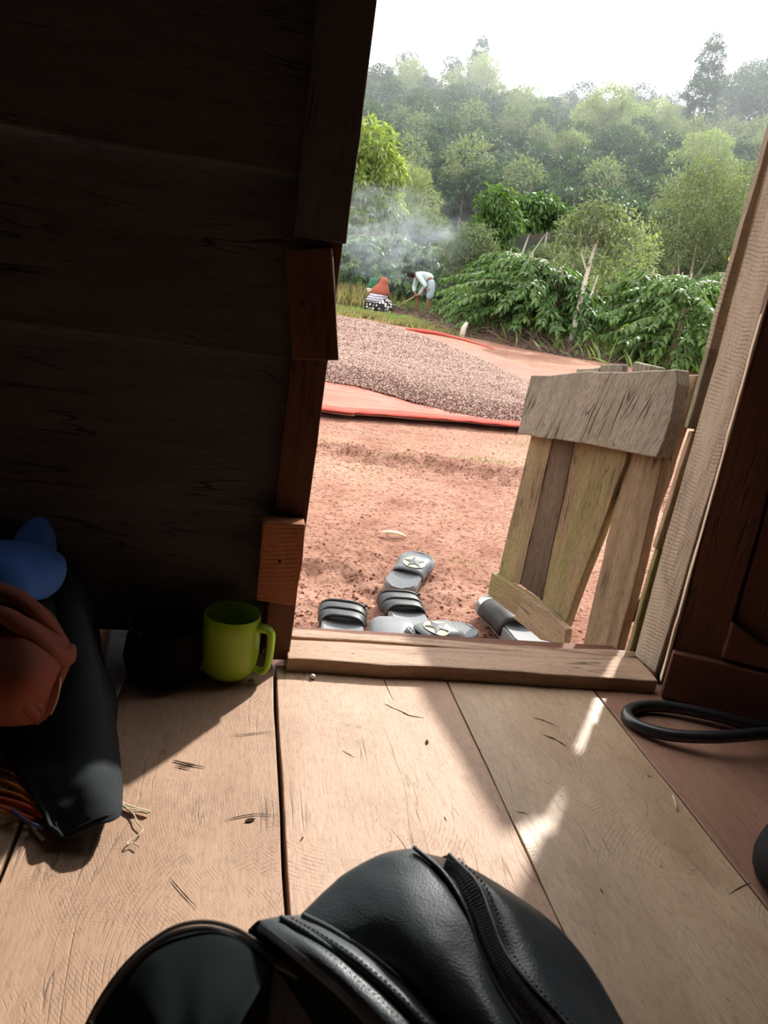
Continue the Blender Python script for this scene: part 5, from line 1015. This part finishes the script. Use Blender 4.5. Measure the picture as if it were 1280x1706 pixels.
# russet cloth: rolled folds
base_ = cloth_surf('rust_cloth', [[g2(-70, 965, .82), g2(0, 968, .82), g2(30, 982, .815), g2(60, 1000, .81), g2(90, 1025, .81), g2(103, 1055, .82)],
                          [g2(-70, 1000, .76), g2(0, 1000, .76), g2(35, 1018, .755), g2(70, 1045, .75), g2(100, 1058, .765), g2(112, 1068, .80)],
                          [g2(-70, 1035, .745), g2(0, 1035, .735), g2(35, 1055, .715), g2(70, 1080, .71), g2(108, 1085, .74), g2(121, 1085, .79)],
                          [g2(-70, 1080, .71), g2(0, 1085, .70), g2(35, 1095, .69), g2(70, 1105, .69), g2(105, 1105, .72), g2(116, 1103, .78)],
                          [g2(-70, 1130, .69), g2(0, 1130, .68), g2(35, 1130, .67), g2(68, 1130, .68), g2(94, 1128, .71), g2(106, 1128, .77)],
                          [g2(-70, 1180, .675, .03), g2(0, 1180, .67, .03), g2(30, 1178, .665, .03), g2(62, 1170, .68, .03), g2(82, 1160, .71, .03), g2(95, 1150, .76)],
                          [g2(-70, 1212, .70, .016), g2(0, 1212, .69, .016), g2(30, 1212, .69, .016), g2(55, 1208, .70, .016), g2(75, 1196, .73, .016), g2(88, 1175, .77, .02)]], M['rust_cloth'], 3, .003, (.006, 13), label='russet-brown cloth heaped in thick folds in front of the blue cloth', cat='cloth')
for pts, rr_ in (([(-60, 985, .765), (0, 985, .765), (40, 1003, .762), (70, 1030, .76), (98, 1058, .765)], .010), ([(-60, 1018, .735), (0, 1022, .732), (45, 1050, .722), (85, 1085, .722), (112, 1095, .745), (119, 1080, .77)], .011), ([(-40, 1095, .70), (10, 1140, .690), (40, 1170, .685), (62, 1195, .70)], .008), ([(25, 1195, .70), (45, 1178, .69), (62, 1178, .70), (66, 1198, .71)], .006), ([(100, 1110, .73), (92, 1145, .72), (75, 1180, .72), (60, 1205, .72)], .006)):
    P_ = smoothpts([g2(x, y, Y, .012) for x, y, Y in pts], 24); v, f = tube(P_, [rr_ * (.35 + .65 * math.sin(math.pi * (.12 + .76 * i / 23))) for i in range(24)], 10, flat=.8); o = link('fold', mesh(v, f, True), M['rust_cloth'], base_)
thread('selvedge_thread', [g2(101, 1128, .72), g2(99, 1150, .715), g2(94, 1170, .715), g2(85, 1190, .72, .012)], .0008, M['straw'], base_)
# hidden bulk inside the heap
v, f = ball((-.30, .86, .075), .14, .13, .085, 24, 14); link('bundle', mesh([q + V3((0, 0, .01 * noise.noise(q * 12))) for q in v], f, True), M['black_cloth'], label='rolled dark bundle under the blue and russet cloths', cat='bundle')

# ------------------------------------------------------------------ black hose, strap, bits on the floor
hp_ = [(1420, 1240, .03), (1340, 1225, .035), (1280, 1222, .032), (1230, 1226, .028), (1180, 1228, .022), (1120, 1225, .014), (1075, 1214, .010), (1052, 1202, .009), (1045, 1190, .009), (1056, 1180, .009), (1085, 1176, .010), (1130, 1180, .012), (1190, 1192, .014), (1250, 1208, .012), (1330, 1222, .010)]
P_ = smoothpts([gz(x, y, z) for x, y, z in hp_], 90); v, f = tube(P_, .0088, 16); link('hose', mesh(v, f, True), plain('hose_rubber', (.018, .018, .02), .32, .6, bumpk=.15, bscale=120), label='thick black rubber hose looped on the floor below the open plank door', cat='hose')
SB = V3((.694, .560, .0)); sb = empty('shoulder_bag', SB, label='black bag with padded rim cut off by the right picture edge', cat='bag')
pth = [V3((.093 * math.cos(a) * (1 + .12 * math.cos(2 * a)), .085 * math.sin(a), .030 + .012 * math.sin(a * 2))) for a in np.linspace(0, 6.283, 49)]
v, f = tube(pth, .017, 14, cap=False, flat=1.5, up=(0, 0, 1)); link('padded_rim', mesh(v, f, True), plain('pad_black', (.014, .014, .015), .8, .2, bumpk=.8, bscale=900), sb)
v, f = tube([q * 1.0 + V3((-.014 * math.cos(i * .131), -.014 * math.sin(i * .131), .0195)) for i, q in enumerate(pth)], .002, 6, cap=False); link('piping', mesh(v, f, True), plain('pipe_grey', (.05, .05, .055), .4), sb)
v, f = ball((0, 0, .034), .085, .078, .033, 24, 12); link('body', mesh(v, f, True), M['black_cloth'], sb)
c0 = gz(521, 1130, .001); v, f = ball(c0 + V3((0, 0, .003)), .0042, .004, .0035, 8, 6); link('pebble', mesh(v, f, False), plain('pebble_white', (.75, .72, .68), .5), label='tiny whitish pebble on the pale plank just inside the doorstep', cat='pebble')
c0, c1 = gz(1121, 1325, .002), gz(1128, 1350, .002); v, f = tube([c0, c0.lerp(c1, .6) + V3((.001, 0, 0)), c1], [.0008, .0012, .0006], 6); link('wood_splinter', mesh(v, f, True), M['sunlit_edge_splinter'], label='pale wood splinter on the tan plank right of the doorway', cat='splinter')
c0 = gz(418, 1136, .002); v, f = ball(c0 + V3((0, 0, .002)), .005, .0035, .0025, 8, 6); link('pebble', mesh(v, f, False), M['grey_foot'], label='small grey crumb beside the base of the green mug', cat='pebble')

# ------------------------------------------------------------------ black leather bag nearest the camera
m, t, p, l = newmat('leather'); oc = N(t, 'ShaderNodeTexCoord').outputs['Object']; vo = N(t, 'ShaderNodeTexVoronoi'); vo.inputs['Scale'].default_value = 900; l(oc, vo.inputs['Vector'])
p.inputs['Base Color'].default_value = (.055, .066, .073, 1); p.inputs['Roughness'].default_value = .38; p.inputs['Specular IOR Level'].default_value = .7; l(bump(t, vo.outputs['Distance'], .25, .0006), p.inputs['Normal']); M['leather'] = m
M['zip_tape'] = plain('zip_tape', (.075, .058, .050), .9, .2, bumpk=.5, bscale=900); M['zip_teeth'] = plain('zip_teeth', (.22, .22, .235), .4, .7); M['lining'] = plain('lining', (.006, .010, .010), .9, .1)
bag = empty('leather_bag', (.08, .22, 0), label='black leather backpack with open zips filling the bottom of the view', cat='bag')
bagoff = Matrix.Translation(-V3((.08, .22, 0)))
def bchild(o): o.matrix_parent_inverse = bagoff; return o
K0 = [(505, 1528, .405), (560, 1556, .388), (620, 1596, .372), (680, 1646, .357), (740, 1706, .343), (800, 1775, .328), (860, 1850, .315)]
K2 = [(690, 1414, .418), (738, 1456, .398), (775, 1515, .378), (797, 1580, .362), (826, 1645, .347), (868, 1712, .333), (915, 1785, .318)]
K3 = [(748, 1426, .420), (793, 1472, .398), (816, 1526, .378), (836, 1580, .362), (872, 1632, .347), (935, 1700, .333), (1000, 1775, .318)]
K4 = [(760, 1431, .424), (845, 1484, .412), (915, 1530, .402), (968, 1585, .392), (1008, 1650, .382), (1045, 1720, .372), (1080, 1800, .360)]
def lerp3(a, b, s): return tuple(p_ + (q_ - p_) * s for p_, q_ in zip(a, b))
def bsurf(name, left, right, top, cols_n, bulge, m__, wr=(.0012, 30), thick=.0015, label=None, puck=0, behind=True):
    """leather panel between two edge curves; top replaces the first row; rear rows carry it down behind to the floor"""
    g_ = []
    for j, (a, b) in enumerate(zip(left, right)):
        row = []
        for i in range(cols_n):
            s = i / (cols_n - 1); q = list(lerp3(a, b, s)); q[2] -= bulge * math.sin(math.pi * s) * (.35 if j == 0 else 1) + puck * math.sin(s * 9 + j * 1.7)
            if j == 0 and top: q = list(top[i])
            row.append(pd(*q))
        g_.append(row)
    if behind:
        r0 = [q + V3((0, .016, -.012)) for q in g_[0]]; r1 = [q + V3((0, .022, -.09)) for q in g_[0]]; r2 = [V3((q.x, q.y + .01, .004)) for q in g_[0]]; g_ = [r2, r1, r0] + g_
    o = cloth_surf(name, g_, m__, 3, thick, wr, parent=bag)
    if label: o['label'] = label
    return bchild(o)
bsurf('main_panel', K0, K2, [(505, 1528, .405), (545, 1484, .415), (592, 1443, .420), (645, 1418, .421), (690, 1414, .418)], 5, .010, M['leather'], puck=.0022)
bsurf('zip_tape', [(692, 1418, .419)] + K2[1:], [(747, 1431, .420)] + K3[1:], None, 3, .001, M['zip_tape'], wr=(.0006, 60))
bsurf('side_panel', K3, K4, None, 5, .012, M['leather'], puck=.0018)
v_ = [pd(x, y, d) for x, y, d in K4]; g_ = [[q, q + V3((.012, -.002, -.03)), q + V3((.014, 0, -.12)), V3((q.x + .01, q.y, .004))] for q in v_]
bchild(cloth_surf('base_panel', g_, M['leather'], 2, .0015, (.001, 30), parent=bag))
# flap band with stitched highlight, then the pocket mouth with its zip
KA = [(468, 1531, .402), (520, 1562, .384), (585, 1607, .367), (645, 1660, .352), (702, 1722, .337), (755, 1790, .322), (805, 1860, .308)]
KB = [(432, 1537, .400), (478, 1572, .381), (538, 1620, .364), (596, 1674, .349), (650, 1736, .334), (700, 1805, .32), (745, 1870, .306)]
KC = [(418, 1552, .404), (440, 1590, .392), (480, 1640, .380), (520, 1700, .366), (560, 1760, .35), (600, 1820, .335), (640, 1880, .32)]
bsurf('flap_band', KA, K0, None, 4, .006, M['leather'], puck=.0012)
bsurf('inner_band', KB, KA, None, 4, .004, M['leather'], puck=.001)
bsurf('pocket_mouth', KC, KB, None, 3, -.004, M['lining'])
def ridge(name, K, r0, m__, off=(0, 0, 0), n=60): 
    P_ = smoothpts([pd(*q) + V3(off) for q in K], n); v, f = tube(P_, r0, 8); return bchild(link(name, mesh(v, f, True), m__, bag))
ridge('piping', K0, .0017, M['leather'], (0, 0, .001)); ridge('piping', KA, .0014, M['leather'], (0, 0, .001)); ridge('piping', K2, .0013, M['leather'], (0, 0, .0008)); ridge('piping', K3, .0013, M['leather'], (0, 0, .0008))
def zipper(K, wd, name='zip_teeth', n=95, off=.0016, both=True):
    P_ = smoothpts([pd(*q) for q in K], n); V = []
    for i in range(n - 1):
        p0 = P_[i]; t_ = (P_[i + 1] - P_[i]).normalized(); nrm = (CAMP - p0).normalized(); s_ = t_.cross(nrm).normalized(); nrm = s_.cross(t_); ln_ = (P_[i + 1] - P_[i]).length
        for sg in ((-1, 1) if both else (1,)):
            c_ = p0 + s_ * sg * wd * .26 + nrm * off + t_ * (.25 * ln_ * sg); hx_, hy_, hz_ = wd * .30, ln_ * .24, .0012; nrm = (nrm + V3((.25, .7, .5))).normalized()
            b8 = [c_ + s_ * a * hx_ + t_ * b * hy_ + nrm * c__ * hz_ * (1 if c__ < 0 else .8) for a in (-1, 1) for b in (-1, 1) for c__ in (-1, 1)]
            V.append((b8, [(0, 1, 3, 2), (4, 6, 7, 5), (0, 4, 5, 1), (2, 3, 7, 6), (0, 2, 6, 4), (1, 5, 7, 3)]))
    v, f = merge(V); o = bchild(link(name, mesh(v, f), M['zip_teeth'], bag)); o['kind'] = 'stuff'; mod(o, 'BEVEL', width=.0004, segments=1); return o
KT = [(746, 1446, .404), (768, 1462, .394), (798, 1520, .374), (820, 1580, .358), (854, 1640, .343), (908, 1708, .329), (965, 1780, .314)]
zipper(KT, .0068, n=72, off=.0022)
def stitches(K, n=46, off=.0012):
    P_ = smoothpts([pd(*q) for q in K], n * 2); V = []
    for i in range(n): a, b = P_[2 * i], P_[2 * i + 1]; nn_ = (CAMP - a).normalized() * off; V.append(tube([a + nn_, a.lerp(b, .8) + nn_], .00045, 5))
    v, f = merge(V); o = bchild(link('stitching', mesh(v, f, True), plain('stitch', (.012, .013, .014), .6), bag)); o['kind'] = 'stuff'
stitches([(x + 16, y + 4, d - .004) for x, y, d in K3]); stitches([(lerp3(a, b, .5)[0], lerp3(a, b, .5)[1], lerp3(a, b, .5)[2] - .0065) for a, b in zip(KA, K0)])
zipper([(x + 4, y + 4, d - .001) for x, y, d in KB], .005, n=130, off=.001, both=False)
# front pocket lobe on the left, darker, its zip running round the rim
SL = [(120, 1765, .372), (150, 1700, .378), (176, 1655, .383), (208, 1613, .388), (248, 1576, .393), (293, 1549, .397), (340, 1541, .399), (385, 1550, .398), (425, 1572, .394), (462, 1600, .386)]
CT = (330, 1830, .335)
g_ = []
for k, s in enumerate((0, .18, .42, .7, 1)): g_.append([pd(*[p_ + (q_ - p_) * s for p_, q_ in zip(a, CT)][:2], (a[2] + (CT[2] - a[2]) * s) - .010 * math.sin(math.pi * s) - .002 * math.sin(i * 1.9 + k)) for i, a in enumerate(SL)])
r0 = [q + V3((0, .012, -.012)) for q in g_[0]]; r1 = [q + V3((0, .016, -.09)) for q in g_[0]]; r2 = [V3((q.x, q.y + .01, .004)) for q in g_[0]]
o = bchild(cloth_surf('front_pocket', [r2, r1, r0] + g_, M['lining'], 3, .0015, (.0015, 26), parent=bag)); o['label'] = 'dark front pocket lobe'
zipper([(x, y, d - .001) for x, y, d in SL[1:]] + [(500, 1622, .378)], .0042, n=170, off=.0012, both=False); ridge('piping', SL, .0012, M['zip_tape'], (0, .002, 0), 80)

hz = bpy.data.materials.new('haze'); hz.use_nodes = True; t = hz.node_tree; t.nodes.clear()
vs = N(t, 'ShaderNodeVolumeScatter'); vs.inputs['Density'].default_value = .0030; vs.inputs['Color'].default_value = (.86, .93, 1, 1); vs.inputs['Anisotropy'].default_value = .35
ou = N(t, 'ShaderNodeOutputMaterial'); t.links.new(vs.outputs[0], ou.inputs['Volume'])
bm = bmesh.new(); bmesh.ops.create_cube(bm, size=1)
for v in bm.verts: v.co = V3((30 + v.co.x * 170, 82 + v.co.y * 118, 16 + v.co.z * 40))
me = bpy.data.meshes.new('haze'); bm.to_mesh(me); bm.free(); link('haze', me, hz, label='thin morning haze over the hillside', cat='haze', kind='stuff')
